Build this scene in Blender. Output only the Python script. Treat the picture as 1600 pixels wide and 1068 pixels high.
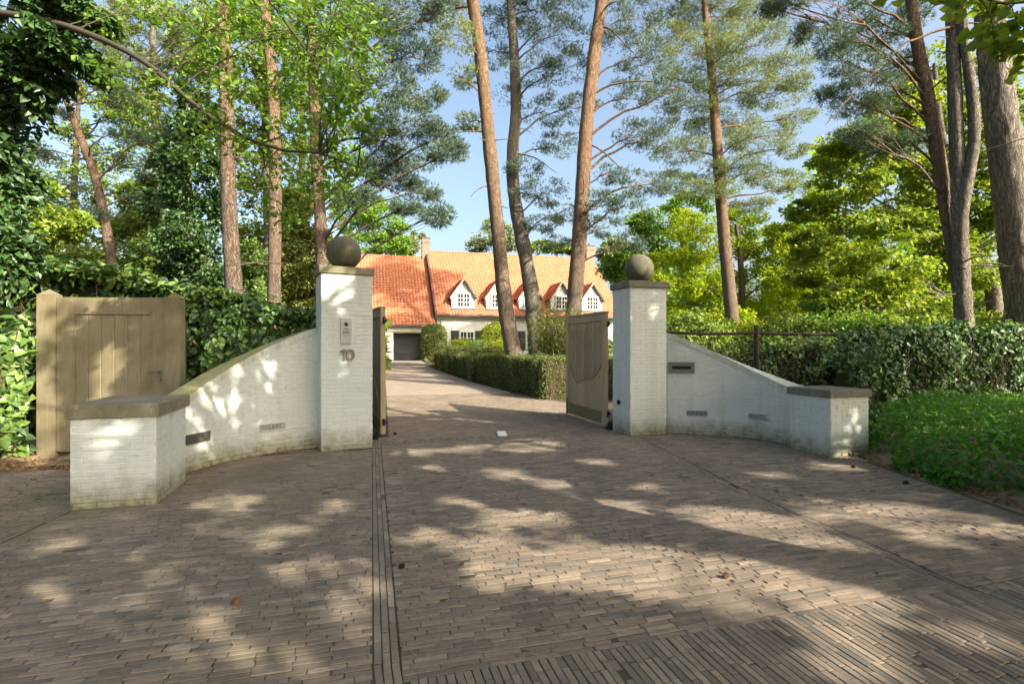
import bpy, math, random
import numpy as np
from mathutils import Vector
random.seed(3)
for o in list(bpy.data.objects): bpy.data.objects.remove(o)
S = bpy.context.scene
C = S.collection
R = math.radians

# ------------------------------------------------------------------ camera, sky, sun, exposure
FPX, CH, HY = 827.0, 1.6, 540.0            # focal length in photo pixels, eye height, horizon row
cd = bpy.data.cameras.new('camera'); cam = bpy.data.objects.new('camera', cd); C.objects.link(cam)
cd.sensor_width = 36; cd.lens = 36*FPX/1600; cd.shift_y = 6/1600
cd.clip_start = .05; cd.clip_end = 3000
cam.location = (0, 0, CH); cam.rotation_euler = (R(90), 0, 0)
S.camera = cam
SUN_EL, SUN_DIR = 31.0, (0.80, -0.60)
SV = np.array([SUN_DIR[0]*math.cos(R(SUN_EL)), SUN_DIR[1]*math.cos(R(SUN_EL)), math.sin(R(SUN_EL))])
W_ = bpy.data.worlds.new('World'); S.world = W_; W_.use_nodes = True
nt = W_.node_tree; bg = nt.nodes['Background']
sky = nt.nodes.new('ShaderNodeTexSky'); sky.sky_type = 'NISHITA'; sky.sun_disc = False
sky.sun_elevation = R(SUN_EL); sky.sun_rotation = math.atan2(SUN_DIR[0], SUN_DIR[1])
sky.air_density = 1.0; sky.dust_density = 5.5; sky.ozone_density = .6
nt.links.new(sky.outputs[0], bg.inputs[0]); bg.inputs[1].default_value = 0.14
sl = bpy.data.lights.new('sun', 'SUN'); sun = bpy.data.objects.new('sun', sl); C.objects.link(sun)
sl.energy = 5.0; sl.angle = R(.5); sl.color = (1, .90, .76)
sun.rotation_euler = Vector(SV).to_track_quat('Z', 'Y').to_euler()
vs = S.view_settings; vs.view_transform = 'Standard'; vs.look = 'None'; vs.gamma = 1; vs.use_curve_mapping = False
vs.exposure = 1.38
vs.use_white_balance = True; vs.white_balance_temperature = 6650; vs.white_balance_tint = 5
S.cycles.max_bounces = 8; S.cycles.diffuse_bounces = 4; S.cycles.glossy_bounces = 2; S.cycles.transmission_bounces = 4
S.cycles.caustics_reflective = False; S.cycles.caustics_refractive = False
S.cycles.use_denoising = True

# ------------------------------------------------------------------ frames of reference
TH = R(15.6)
U = np.array([math.cos(TH), math.sin(TH)]); V = np.array([-math.sin(TH), math.cos(TH)])
def uv(u, v): return np.asarray(u)[..., None]*U + np.asarray(v)[..., None]*V
def touv(x, y): return x*U[0]+y*U[1], x*V[0]+y*V[1]
def gz(x, y):
    v = np.asarray(x)*V[0]+np.asarray(y)*V[1]
    t = np.clip((v-12)/29.0, 0, 1)
    return .5*t*t*(3-2*t)
def W(px, py, Z): return np.array([(px-800)/FPX*Z, Z, CH-(py-HY)/FPX*Z])
def G(px, py):
    Z = FPX*CH/(py-HY); return np.array([(px-800)/FPX*Z, Z])

# ------------------------------------------------------------------ mesh helpers
class MB:
    """collects vertices and faces of one mesh"""
    def __init__(s): s.v = []; s.f = []; s.n = 0
    def add(s, verts, faces):
        verts = np.asarray(verts, float).reshape(-1, 3); faces = np.asarray(faces, int)
        s.v.append(verts); s.f.append(faces+s.n); s.n += len(verts); return s
    def box(s, x0, x1, y0, y1, z0, z1, M=None):
        v = np.array([(x, y, z) for z in (z0, z1) for (x, y) in ((x0, y0), (x1, y0), (x1, y1), (x0, y1))], float)
        if M is not None: v = v@M[0].T+M[1]
        return s.add(v, [(0, 3, 2, 1), (4, 5, 6, 7), (0, 1, 5, 4), (1, 2, 6, 5), (2, 3, 7, 6), (3, 0, 4, 7)])
    def prism(s, poly, z0, z1):
        poly = np.asarray(poly, float); n = len(poly)
        z0 = np.broadcast_to(z0, n); z1 = np.broadcast_to(z1, n)
        v = np.concatenate([np.c_[poly, z0], np.c_[poly, z1]]); 
        s.add(v, [(i, (i+1) % n, n+(i+1) % n, n+i) for i in range(n)])
        if n == 4: s.add(v, [(0, 3, 2, 1), (4, 5, 6, 7)])
        else: s.add(v, [(0, i+1, i) for i in range(1, n-1)]); s.add(v, [(n, n+i, n+i+1) for i in range(1, n-1)])
        return s
    def tube(s, pts, rad, sides=8, rough=0, rng=None, cap=True):
        P = np.asarray(pts, float); n = len(P); rad = np.broadcast_to(rad, n)
        T = np.gradient(P, axis=0); T /= np.linalg.norm(T, axis=1)[:, None]+1e-9
        ref = np.array([1., 0, 0]) if abs(T[0, 0]) < .8 else np.array([0, 1., 0])
        A = ref-(T@ref)[:, None]*T; A /= np.linalg.norm(A, axis=1)[:, None]+1e-9
        B = np.cross(T, A)
        a = np.arange(sides)*2*math.pi/sides
        r = rad[:, None]*np.ones(sides)
        if rough and rng is not None: r = r*(1+rough*rng.standard_normal((n, sides)))
        v = P[:, None]+r[..., None]*(np.cos(a)[None, :, None]*A[:, None]+np.sin(a)[None, :, None]*B[:, None])
        i = np.arange(n-1)[:, None]; j = np.arange(sides)[None]; k = (j+1) % sides
        f = np.stack([i*sides+j, i*sides+k, (i+1)*sides+k, (i+1)*sides+j], -1).reshape(-1, 4)
        s.add(v.reshape(-1, 3), f)
        if cap and sides >= 3:
            s.add(v[-1], [(0, q, q+1) for q in range(1, sides-1)])
        return s
    def revolve(s, prof, sides, M=None, c=(0, 0, 0)):
        prof = np.asarray(prof, float); n = len(prof); a = np.arange(sides)*2*math.pi/sides
        v = np.stack([prof[:, 0][:, None]*np.cos(a), prof[:, 0][:, None]*np.sin(a), np.repeat(prof[:, 1][:, None], sides, 1)], -1).reshape(-1, 3)
        if M is not None: v = v@M[0].T+M[1]
        v = v+np.asarray(c)
        i = np.arange(n-1)[:, None]; j = np.arange(sides)[None]; k = (j+1) % sides
        return s.add(v, np.stack([i*sides+j, i*sides+k, (i+1)*sides+k, (i+1)*sides+j], -1).reshape(-1, 4))
    def mesh(s, name, m, smooth=False):
        me = bpy.data.meshes.new(name)
        v = np.concatenate(s.v) if s.v else np.zeros((0, 3))
        me.vertices.add(len(v)); me.vertices.foreach_set('co', v.ravel())
        loops = np.concatenate([f.ravel() for f in s.f]); tot = np.concatenate([np.full(len(f), f.shape[1]) for f in s.f])
        me.loops.add(len(loops)); me.loops.foreach_set('vertex_index', loops)
        me.polygons.add(len(tot)); st = np.concatenate([[0], np.cumsum(tot)[:-1]])
        me.polygons.foreach_set('loop_start', st); me.polygons.foreach_set('loop_total', tot)
        me.polygons.foreach_set('use_smooth', np.full(len(tot), bool(smooth)))
        me.update(calc_edges=True)
        if m: me.materials.append(m)
        return me
    def build(s, name, m, parent=None, smooth=False, kind=None):
        return link(name, s.mesh(name, m, smooth), parent, kind)
def link(name, me, parent=None, kind=None):
    o = bpy.data.objects.new(name, me); C.objects.link(o)
    if parent is not None: o.parent = parent
    if kind: o['kind'] = kind
    return o
def empty(name, label=None, cat=None, group=None):
    o = bpy.data.objects.new(name, None); C.objects.link(o); tag(o, label, cat, group); return o
def tag(o, label=None, cat=None, group=None, kind=None):
    if label: o['label'] = label
    if cat: o['category'] = cat
    if group: o['group'] = group
    if kind: o['kind'] = kind
    return o
def frame(ax, o=(0, 0, 0)):
    """matrix with columns ax (x, y, z axes) and origin o, for MB.box(M=...)"""
    return (np.array(ax, float).T, np.asarray(o, float))
def rotz_frame(d2, o):
    d = np.asarray(d2, float); d = d/np.linalg.norm(d)
    return frame([(d[0], d[1], 0), (-d[1], d[0], 0), (0, 0, 1)], o)
def smooth_path(P, n):
    P = np.asarray(P, float); m = len(P)
    Q = np.concatenate([[2*P[0]-P[1]], P, [2*P[-1]-P[-2]]])
    t = np.linspace(0, m-1, n); i = np.minimum(t.astype(int), m-2); f = (t-i)[:, None]
    a, b, c, d = Q[i], Q[i+1], Q[i+2], Q[i+3]
    return .5*((2*b)+(-a+c)*f+(2*a-5*b+4*c-d)*f**2+(-a+3*b-3*c+d)*f**3)
def unit(a): return a/(np.linalg.norm(a, axis=-1, keepdims=True)+1e-9)

# ------------------------------------------------------------------ materials
class NT:
    def __init__(s, name):
        s.m = bpy.data.materials.new(name); s.m.use_nodes = True; s.t = s.m.node_tree
        s.t.nodes.clear(); s.out = s.t.nodes.new('ShaderNodeOutputMaterial')
    def n(s, typ, **kw):
        nd = s.t.nodes.new(typ)
        for k, v in kw.items():
            if k in nd.inputs: s.set(nd.inputs[k], v)
            else: setattr(nd, k, v)
        return nd
    def set(s, sock, v):
        if isinstance(v, bpy.types.NodeSocket): s.t.links.new(v, sock)
        else:
            if sock.type == 'RGBA' and len(v) == 3: v = (*v, 1)
            sock.default_value = v
    def pos(s): return s.n('ShaderNodeNewGeometry').outputs['Position']
    def island(s): return s.n('ShaderNodeNewGeometry').outputs['Random Per Island']
    def objrand(s): return s.n('ShaderNodeObjectInfo').outputs['Random']
    def rnd(s): return s.math('FRACT', s.math('ADD', s.island(), s.objrand()))
    def noise(s, scale, vec=None, detail=4, rough=.55, dist=0):
        nd = s.n('ShaderNodeTexNoise', Scale=scale, Detail=detail, Roughness=rough, Distortion=dist)
        s.set(nd.inputs['Vector'], vec if vec is not None else s.pos()); return nd.outputs['Fac']
    def math(s, op, a, b=None, clamp=False):
        nd = s.n('ShaderNodeMath', operation=op, use_clamp=clamp); s.set(nd.inputs[0], a)
        if b is not None: s.set(nd.inputs[1], b)
        return nd.outputs[0]
    def rng(s, v, a, b, c=0., d=1.):
        nd = s.n('ShaderNodeMapRange', clamp=True); 
        for i, x in enumerate((v, a, b, c, d)): s.set(nd.inputs[i], x)
        return nd.outputs[0]
    def ramp(s, fac, stops):
        nd = s.n('ShaderNodeValToRGB'); e = nd.color_ramp.elements
        while len(e) < len(stops): e.new(.5)
        for el, (p, c) in zip(e, stops): el.position = p; el.color = (*c, 1)
        s.set(nd.inputs[0], fac); return nd.outputs[0]
    def mix(s, fac, a, b, typ='MIX'):
        nd = s.n('ShaderNodeMix', data_type='RGBA', blend_type=typ)
        s.set(nd.inputs[0], fac); s.set(nd.inputs[6], a); s.set(nd.inputs[7], b); return nd.outputs[2]
    def scale(s, vec, sc):
        nd = s.n('ShaderNodeVectorMath', operation='MULTIPLY'); s.set(nd.inputs[0], vec); nd.inputs[1].default_value = sc; return nd.outputs[0]
    def z(s): return s.n('ShaderNodeSeparateXYZ', Vector=s.pos()).outputs[2]
    def bump(s, h, strength=.4, dist=.01):
        nd = s.n('ShaderNodeBump', Strength=strength, Distance=dist); s.set(nd.inputs['Height'], h); return nd.outputs[0]
    def pbr(s, col, rough=.8, normal=None, metal=0., spec=.3):
        b = s.n('ShaderNodeBsdfPrincipled'); s.set(b.inputs['Base Color'], col); s.set(b.inputs['Roughness'], rough)
        s.set(b.inputs['Metallic'], metal); s.set(b.inputs['Specular IOR Level'], spec)
        if normal is not None: s.set(b.inputs['Normal'], normal)
        s.t.links.new(b.outputs[0], s.out.inputs[0]); return s.m

def m_paver():
    t = NT('paving_brick'); r = t.rnd()
    c = t.ramp(r, [(0, (.112, .100, .088)), (.2, (.240, .180, .134)), (.4, (.150, .130, .112)), (.6, (.290, .222, .164)), (.8, (.192, .152, .122)), (1, (.335, .268, .205))])
    big = t.noise(.55, detail=3); c = t.mix(t.rng(big, .35, .7), c, t.mix(.25, c, (.25, .20, .155)))
    c = t.mix(t.math('MULTIPLY', t.rng(t.noise(26, detail=5), .4, .8), .45), c, (.10, .085, .072))
    x = t.n('ShaderNodeSeparateXYZ', Vector=t.pos()).outputs[0]
    moss = t.math('MULTIPLY', t.rng(t.noise(1.3, detail=6), .42, .68), t.rng(x, 1.5, -4.5, .0, .75))
    c = t.mix(moss, c, (.125, .12, .058))
    c = t.mix(t.rng(t.noise(.9, t.scale(t.pos(), (1.6, .5, 1)), detail=5), .45, .72, 0, .38), c, (.07, .062, .055))
    c = t.mix(t.rng(t.noise(7, detail=2), .70, .76, 0, .5), c, (.33, .30, .26))
    h = t.noise(90, detail=6, rough=.7)
    return t.pbr(c, t.rng(t.noise(12), .3, .7, .62, .9), t.bump(h, .5, .004), spec=.35)
def m_joint():
    t = NT('joint_sand'); c = t.ramp(t.noise(9, detail=6), [(.3, (.045, .038, .025)), (.52, (.080, .066, .044)), (.68, (.055, .065, .024))])
    return t.pbr(c, .95, t.bump(t.noise(160), .6, .006))
def m_far_drive():
    t = NT('far_paving'); mp = t.n('ShaderNodeMapping'); t.set(mp.inputs[0], t.pos()); mp.inputs['Rotation'].default_value = (0, 0, -TH)
    br = t.n('ShaderNodeTexBrick', Scale=1.0); t.set(br.inputs['Vector'], mp.outputs[0])
    br.inputs['Color1'].default_value = (.22, .18, .145, 1); br.inputs['Color2'].default_value = (.36, .295, .235, 1); br.inputs['Mortar'].default_value = (.06, .05, .04, 1)
    br.inputs['Mortar Size'].default_value = .004; br.inputs['Brick Width'].default_value = .2; br.inputs['Row Height'].default_value = .0475
    c = t.mix(t.rng(t.noise(.7), .35, .7, 0, .45), br.outputs[0], (.32, .26, .205))
    return t.pbr(c, .85, t.bump(t.math('SUBTRACT', t.noise(30), br.outputs['Fac']), .3, .006))
def m_white_brick():
    t = NT('white_painted_brick'); n1 = t.noise(1.6, detail=6)
    c = t.mix(t.rng(n1, .3, .75), (.52, .565, .54), (.605, .615, .59))
    c = t.mix(t.math('MULTIPLY', t.rnd(), .22), c, (.60, .64, .61))
    st = t.noise(1.0, t.scale(t.pos(), (5, 5, .45)), detail=5)
    c = t.mix(t.rng(st, .50, .74, 0, .6), c, (.40, .43, .33))
    z = t.z(); e = t.noise(5, detail=6)
    foot = t.rng(t.math('SUBTRACT', z, t.math('MULTIPLY', e, .42)), .14, -.20)
    c = t.mix(t.math('MULTIPLY', foot, .9), c, t.mix(t.rng(t.noise(14), .4, .65), (.26, .26, .13), (.12, .085, .05)))
    c = t.mix(t.rng(t.noise(38, detail=3), .68, .78, 0, .7), c, (.42, .40, .33))
    return t.pbr(c, .65, t.bump(t.noise(70, detail=5), .35, .004), spec=.3)
def m_white_mortar():
    t = NT('white_painted_joint'); c = t.ramp(t.noise(22, detail=6), [(.28, (.22, .235, .21)), (.42, (.56, .59, .56)), (.6, (.70, .72, .69))])
    foot = t.rng(t.math('SUBTRACT', t.z(), t.math('MULTIPLY', t.noise(5, detail=6), .42)), .10, -.20)
    return t.pbr(t.mix(foot, c, (.10, .09, .05)), .8, t.bump(t.noise(80), .4, .004))
def m_stone(name, a, b, moss, amt=.6):
    t = NT(name); c = t.mix(t.rng(t.noise(3.5, detail=7), .3, .7), a, b)
    c = t.mix(t.math('MULTIPLY', t.rng(t.noise(2.2, detail=8, rough=.65), .42, .62), amt), c, moss)
    c = t.mix(t.rng(t.noise(45, detail=4), .62, .72, 0, .5), c, tuple(x*1.7 for x in b))
    c = t.mix(t.rng(t.noise(12, detail=6, rough=.7), .58, .68, 0, .55), c, (b[0]*1.45, b[1]*1.5, b[2]*1.35))
    c = t.mix(t.rng(t.noise(1.2, t.scale(t.pos(), (9, 9, .8)), detail=4), .5, .75, 0, .5), c, tuple(x*.45 for x in a))
    return t.pbr(c, .85, t.bump(t.noise(60, detail=8), .5, .006), spec=.25)
def m_wood(name, a, b, algae, amt):
    t = NT(name); g = t.noise(4, t.scale(t.pos(), (26, 26, .9)), detail=7, rough=.65, dist=.3)
    c = t.mix(t.rng(g, .3, .72), a, b); c = t.mix(t.math('MULTIPLY', t.rnd(), .35), c, tuple(x*.7 for x in b))
    c = t.mix(t.math('MULTIPLY', t.rng(t.noise(1.7, detail=7), .42, .66), amt), c, algae)
    kn = t.noise(9, t.scale(t.pos(), (1, 1, .5)), detail=2); c = t.mix(t.rng(kn, .72, .78, 0, .6), c, (.10, .065, .03))
    return t.pbr(c, .8, t.bump(g, .35, .006), spec=.25)
def m_bark(name, low, mid, top, z0, z1, sc=1., ridge=False):
    t = NT(name); z = t.z(); st = .13 if ridge else .34
    v = t.scale(t.pos(), (1, 1, st)); nz = t.n('ShaderNodeTexNoise', Scale=9*sc, Detail=5); t.set(nz.inputs['Vector'], v)
    ad = t.n('ShaderNodeVectorMath', operation='ADD'); t.set(ad.inputs[0], v); t.set(ad.inputs[1], t.scale(nz.outputs['Color'], (.13, .13, .13)))
    r1 = t.math('ABSOLUTE', t.math('SUBTRACT', t.noise((11 if ridge else 15)*sc, ad.outputs[0], detail=3), .5))
    r2 = t.math('ABSOLUTE', t.math('SUBTRACT', t.noise((24 if ridge else 34)*sc, ad.outputs[0], detail=3), .5))
    crack = t.math('MINIMUM', t.rng(r1, .0, .055), t.rng(r2, -.01, .05))
    plate = t.mix(t.rng(t.noise(6*sc, v, detail=7, rough=.65), .3, .7), low, mid)
    plate = t.mix(t.rng(t.math('ADD', z, t.math('MULTIPLY', t.noise(1.2), 3.)), z0+1.5, z1+1.5), plate, t.mix(t.rng(t.noise(13, v, detail=6), .35, .7), top, tuple(x*.6 for x in top)))
    plate = t.mix(t.rng(t.noise(50, detail=4), .55, .75, 0, .4), plate, tuple(min(1, x*1.5) for x in mid))
    c = t.mix(t.math('ADD', t.math('MULTIPLY', crack, .75), .25), tuple(x*.30 for x in low), plate)
    h = t.math('ADD', crack, t.math('MULTIPLY', t.noise(45*sc, v, detail=6), .7))
    return t.pbr(c, .9, t.bump(h, .9, .03), spec=.2)
def m_leaf(name, cols, trans=.38, gloss=.06, rough=.35, tcol=None, patch=.6):
    t = NT(name); r = t.island(); k = len(cols)
    c = t.ramp(t.math('ADD', t.math('MULTIPLY', r, .75), t.math('MULTIPLY', t.rng(t.noise(patch, detail=2), .3, .7), .25)), [(i/(k-1), q) for i, q in enumerate(cols)])
    d = t.n('ShaderNodeBsdfDiffuse', Color=c); tr = t.n('ShaderNodeBsdfTranslucent', Color=t.mix(1., c, tcol or (1.2, 1.12, .55), 'MULTIPLY'))
    m1 = t.n('ShaderNodeMixShader'); t.set(m1.inputs[0], trans); t.t.links.new(d.outputs[0], m1.inputs[1]); t.t.links.new(tr.outputs[0], m1.inputs[2])
    gl = t.n('ShaderNodeBsdfGlossy', Roughness=rough+.12); gl.inputs['Color'].default_value = (.9, .95, 1, 1)
    m2 = t.n('ShaderNodeMixShader'); t.set(m2.inputs[0], gloss*.45); t.t.links.new(m1.outputs[0], m2.inputs[1]); t.t.links.new(gl.outputs[0], m2.inputs[2])
    t.t.links.new(m2.outputs[0], t.out.inputs[0]); return t.m
def m_plain(name, col, rough=.7, metal=0., spec=.3, var=.25, sc=20, bump=.2):
    t = NT(name); c = t.mix(t.rng(t.noise(sc, detail=5), .3, .7), col, tuple(x*(1-var) for x in col))
    return t.pbr(c, rough, t.bump(t.noise(sc*4), bump, .003), metal, spec)
def m_ground():
    t = NT('woodland_floor'); c = t.ramp(t.noise(.8, detail=8, rough=.7), [(.3, (.045, .034, .018)), (.5, (.085, .062, .032)), (.62, (.05, .065, .018)), (.8, (.035, .055, .012))])
    return t.pbr(c, .95, t.bump(t.noise(20, detail=8), .8, .05))
def m_soil():
    t = NT('sandy_soil'); c = t.ramp(t.noise(3, detail=8, rough=.65), [(.3, (.16, .11, .065)), (.5, (.27, .20, .125)), (.75, (.35, .27, .18))])
    return t.pbr(c, .95, t.bump(t.noise(55, detail=8), .8, .02))
def m_tile():
    t = NT('clay_roof_tile'); r = t.island(); c = t.ramp(r, [(0, (.38, .135, .065)), (.4, (.42, .138, .066)), (.7, (.38, .12, .058)), (1, (.48, .18, .09))])
    c = t.mix(t.rng(t.noise(.5, detail=5), .4, .7, 0, .3), c, (.46, .20, .10)); c = t.mix(t.rng(t.noise(6, detail=6), .58, .75, 0, .6), c, (.20, .10, .06))
    return t.pbr(c, .65, t.bump(t.noise(30), .3, .01), spec=.35)
def m_glass():
    t = NT('window_glass'); return t.pbr(t.mix(t.noise(.8), (.015, .02, .02), (.05, .06, .06)), .05, None, 0, .8)

M = dict(
    paver=m_paver(), joint=m_joint(), fardrive=m_far_drive(), wbrick=m_white_brick(), wmortar=m_white_mortar(),
    cap=m_stone('cap_stone', (.195, .172, .125), (.265, .235, .175), (.13, .125, .06), .65),
    ball=m_stone('ball_stone', (.105, .100, .078), (.145, .132, .10), (.075, .08, .035), .7),
    capr=m_stone('grey_cap_stone', (.15, .145, .115), (.21, .20, .165), (.10, .10, .06), .5),
    coping=m_stone('painted_coping', (.50, .53, .48), (.60, .62, .58), (.36, .35, .22), .4),
    copetop=m_stone('mossy_coping_top', (.40, .37, .19), (.33, .29, .13), (.25, .24, .08), .6),
    door=m_wood('weathered_door_oak', (.31, .262, .18), (.19, .155, .098), (.12, .115, .05), .7),
    gate=m_wood('grey_gate_oak', (.50, .40, .265), (.36, .28, .18), (.28, .235, .12), .4),
    gdark=m_wood('shaded_gate_base', (.25, .205, .125), (.17, .14, .08), (.15, .14, .06), .5),  # bottom rail oak darkened: its shade is put into the colour, plus algae
    gcarve=m_wood('carved_gate_oak', (.24, .19, .12), (.17, .135, .085), (.15, .13, .06), .4),
    pine=m_bark('pine_bark', (.135, .105, .085), (.225, .165, .125), (.34, .20, .115), 5, 11),
    pineo=m_bark('orange_pine_bark', (.165, .13, .105), (.255, .195, .15), (.33, .205, .13), 3, 10),
    greybark=m_bark('grey_pine_bark', (.18, .155, .125), (.28, .245, .20), (.28, .24, .19), 30, 40),
    bigbark=m_bark('furrowed_bark', (.17, .145, .12), (.30, .26, .215), (.21, .18, .15), 50, 60, .9, True),
    twig=m_plain('twig_bark', (.095, .07, .05), .9, sc=9), oakbark=m_plain('oak_branch_bark', (.075, .06, .04), .9, sc=14, var=.4),
    needle_dark=m_leaf('dark_pine_needles', [(0.057, 0.092, 0.057), (0.092, 0.140, 0.083), (0.124, 0.175, 0.092)], .25, .07, .4, (1.1, 1.1, .7)),  # bluish darker needles, shade of the crowns put into the colour
    needle=m_leaf('olive_pine_needles', [(0.139, 0.182, 0.075), (0.215, 0.268, 0.108), (0.300, 0.333, 0.129)], .28, .06, .4, (1.1, 1.1, .6)),  # lighter olive needles, sunlight on the crowns put into the colour
    oak=m_leaf('fresh_oak_leaves', [(0.115, 0.227, 0.037), (0.181, 0.323, 0.045), (0.256, 0.388, 0.059)], .45, .05),
    maple=m_leaf('green_maple_leaves', [(0.138, 0.232, 0.039), (0.233, 0.347, 0.047), (0.356, 0.388, 0.057)], .45, .05),
    yellow=m_leaf('yellow_green_leaves', [(.25, .34, .02), (.31, .39, .024), (.38, .43, .03)], .5, .03, tcol=(1.1, 1.15, .4)),
    mid=m_leaf('mid_green_leaves', [(0.100, 0.167, 0.031), (0.178, 0.257, 0.045), (0.278, 0.356, 0.062)], .38, .05),
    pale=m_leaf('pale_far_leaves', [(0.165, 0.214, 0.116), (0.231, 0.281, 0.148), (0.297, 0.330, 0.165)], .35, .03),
    ivy=m_leaf('dark_ivy_leaves', [(0.029, 0.070, 0.021), (0.050, 0.107, 0.026), (0.092, 0.175, 0.041)], .18, .10, .32),
    ivyl=m_leaf('light_ivy_leaves', [(0.083, 0.155, 0.029), (0.155, 0.258, 0.051), (0.247, 0.371, 0.083)], .3, .09, .35),
    hedge=m_leaf('box_hedge_leaves', [(0.073, 0.104, 0.025), (0.124, 0.165, 0.037), (0.206, 0.237, 0.051)], .25, .07),
    hedgel=m_leaf('pale_hedge_leaves', [(0.163, 0.199, 0.054), (0.235, 0.272, 0.073), (0.309, 0.327, 0.091)], .3, .06),
    lime=m_leaf('lime_shrub_leaves', [(0.199, 0.309, 0.022), (0.290, 0.374, 0.028), (0.374, 0.374, 0.036)], .4, .05),
    thuja=m_leaf('conifer_sprays', [(0.145, 0.175, 0.041), (0.226, 0.258, 0.061), (0.309, 0.330, 0.083)], .25, .05),
    cover=m_leaf('ground_cover_leaves', [(0.061, 0.174, 0.021), (0.095, 0.243, 0.032), (0.139, 0.312, 0.051)], .38, .05),
    litter=m_leaf('dry_leaf_litter', [(.20, .11, .05), (.30, .18, .09), (.38, .25, .14)], .15, .02, tcol=(1, .9, .7)),
    creeper=m_leaf('rusty_creeper_leaves', [(.20, .10, .03), (.28, .15, .05), (.16, .14, .04)], .3, .03),
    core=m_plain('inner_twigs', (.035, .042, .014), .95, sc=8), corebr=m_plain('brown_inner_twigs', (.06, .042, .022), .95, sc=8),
    ground=m_ground(), soil=m_soil(), tile=m_tile(), glass=m_glass(),
    render=m_plain('white_house_paint', (.74, .74, .70), .8, sc=3, var=.12), wood_white=m_plain('white_window_paint', (.78, .78, .75), .5, var=.06),
    eave=m_plain('cream_fascia', (.52, .49, .40), .7, var=.1), dark=m_plain('anthracite_door', (.055, .055, .06), .4, var=.2, sc=6),
    shutter=m_plain('dark_shutter', (.05, .06, .055), .5), lead=m_plain('lead_flashing', (.13, .12, .125), .6), verge=m_plain('verge_tile', (.17, .07, .05), .75),
    chim=m_plain('weathered_chimney_brick', (.33, .22, .16), .9, var=.4, sc=10),
    steel=m_plain('brushed_steel', (.36, .39, .38), .42, .35, .5, .15, 30, .05), iron=m_plain('black_iron', (.025, .025, .024), .55, .4), zinc=m_plain('grey_metal', (.19, .185, .175), .5, .5, .4, .2),
    vent=m_plain('grey_vent_metal', (.34, .38, .41), .5, .4), ventdark=m_plain('brown_grey_vent', (.10, .095, .085), .55, .2), ventl=m_plain('pale_vent', (.50, .50, .46), .6, .1),
    numb=m_plain('bronze_numeral', (.20, .18, .145), .5, .5), black=m_plain('black_plastic', (.012, .012, .012), .3), fence=m_plain('rusty_dark_rail', (.045, .035, .022), .85, var=.5, sc=30),
    green=m_plain('green_post_paint', (.02, .085, .055), .5), paper=m_plain('white_plate', (.72, .74, .76), .5, var=.05), cone=m_plain('pine_cone_scales', (.19, .105, .055), .8, var=.5, sc=60), coned=m_plain('dark_cone_scales', (.06, .03, .02), .8, var=.5, sc=60),
)

# ------------------------------------------------------------------ foliage helpers
OAK2 = np.array([(0, 0), (.38, .20), (.72, .30), (1, 0), (.72, -.30), (.38, -.20)])
IVY2 = np.array([(0, 0), (.02, .48), (.48, .36), (1, 0), (.48, -.36), (.02, -.48)])
MAP2 = np.array([(0, 0), (.22, .52), (.62, .42), (1, 0), (.62, -.42), (.22, -.52)])
def leaves(mb, P, N, T, L, shape='diamond', fold=.12, wid=.6):
    n = len(P); N = unit(N); T = unit(T-(T*N).sum(1)[:, None]*N); B = np.cross(N, T); L = np.broadcast_to(L, n)[:, None]
    if shape == 'diamond':
        v = np.stack([P, P+T*L*.42+B*L*wid/2+N*L*fold, P+T*L, P+T*L*.42-B*L*wid/2+N*L*fold], 1)
        mb.add(v.reshape(-1, 3), (np.arange(n)[:, None]*4+np.arange(4)))
    else:
        s2 = {'oak': OAK2, 'ivy': IVY2, 'maple': MAP2}[shape]
        v = P[:, None]+T[:, None]*(L[:, None]*s2[None, :, :1])+B[:, None]*(L[:, None]*s2[None, :, 1:])+N[:, None]*(L[:, None]*(np.abs(s2[None, :, 1:])*fold*2-s2[None, :, :1]**2*.18))
        i = np.arange(n)[:, None]*6
        mb.add(v.reshape(-1, 3), np.concatenate([i+np.array([[0, 3, 2, 1]]), i+np.array([[0, 5, 4, 3]])]))
def tufts(mb, P, D, L, w, k, rng):
    n = len(P); d = unit(unit(D)[:, None]+rng.standard_normal((n, k, 3))*.62).reshape(-1, 3)
    C0 = np.repeat(P, k, 0); L = np.repeat(np.broadcast_to(L, n), k)[:, None]*rng.uniform(.7, 1.15, (n*k, 1))
    B = unit(np.cross(d, rng.standard_normal((n*k, 3))))*w/2
    v = np.stack([C0-B+d*L*.12, C0+B+d*L*.12, C0+d*L], 1)
    mb.add(v.reshape(-1, 3), np.arange(n*k*3).reshape(-1, 3))
def ell(rng, n, shell=.0):
    d = unit(rng.standard_normal((n, 3))); r = rng.uniform(shell, 1, (n, 1))**(1/3.); return d*r
def pads_world(pads, Z, rng, dz=1., depth=None):
    out = []
    for p in pads:
        z = Z+rng.uniform(-dz, dz); c = W(p[0], p[1], z); rx = p[2]/FPX*z; rz = p[3]/FPX*z
        out.append((c, np.array([rx, depth or max(rx, rz)*.9, rz])))
    return out
def trunk_path(px, Z, halfw, lean=0., n=60):
    """trunk from photo measurements at one distance; the first point is put on the ground"""
    P = np.array([W(x, y, Z+lean*i) for i, (x, y) in enumerate(px)]); r = np.array(halfw)/FPX*Z
    g = gz(P[0, 0], P[0, 1]); base = np.array([P[0, 0]-(P[1, 0]-P[0, 0])*.3, P[0, 1], g-.1])
    P = np.concatenate([[base], P]); r = np.concatenate([[r[0]*1.25], r])
    t = np.linspace(0, len(r)-1, n)
    return smooth_path(P, n), np.interp(t, np.arange(len(r)), r)
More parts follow.
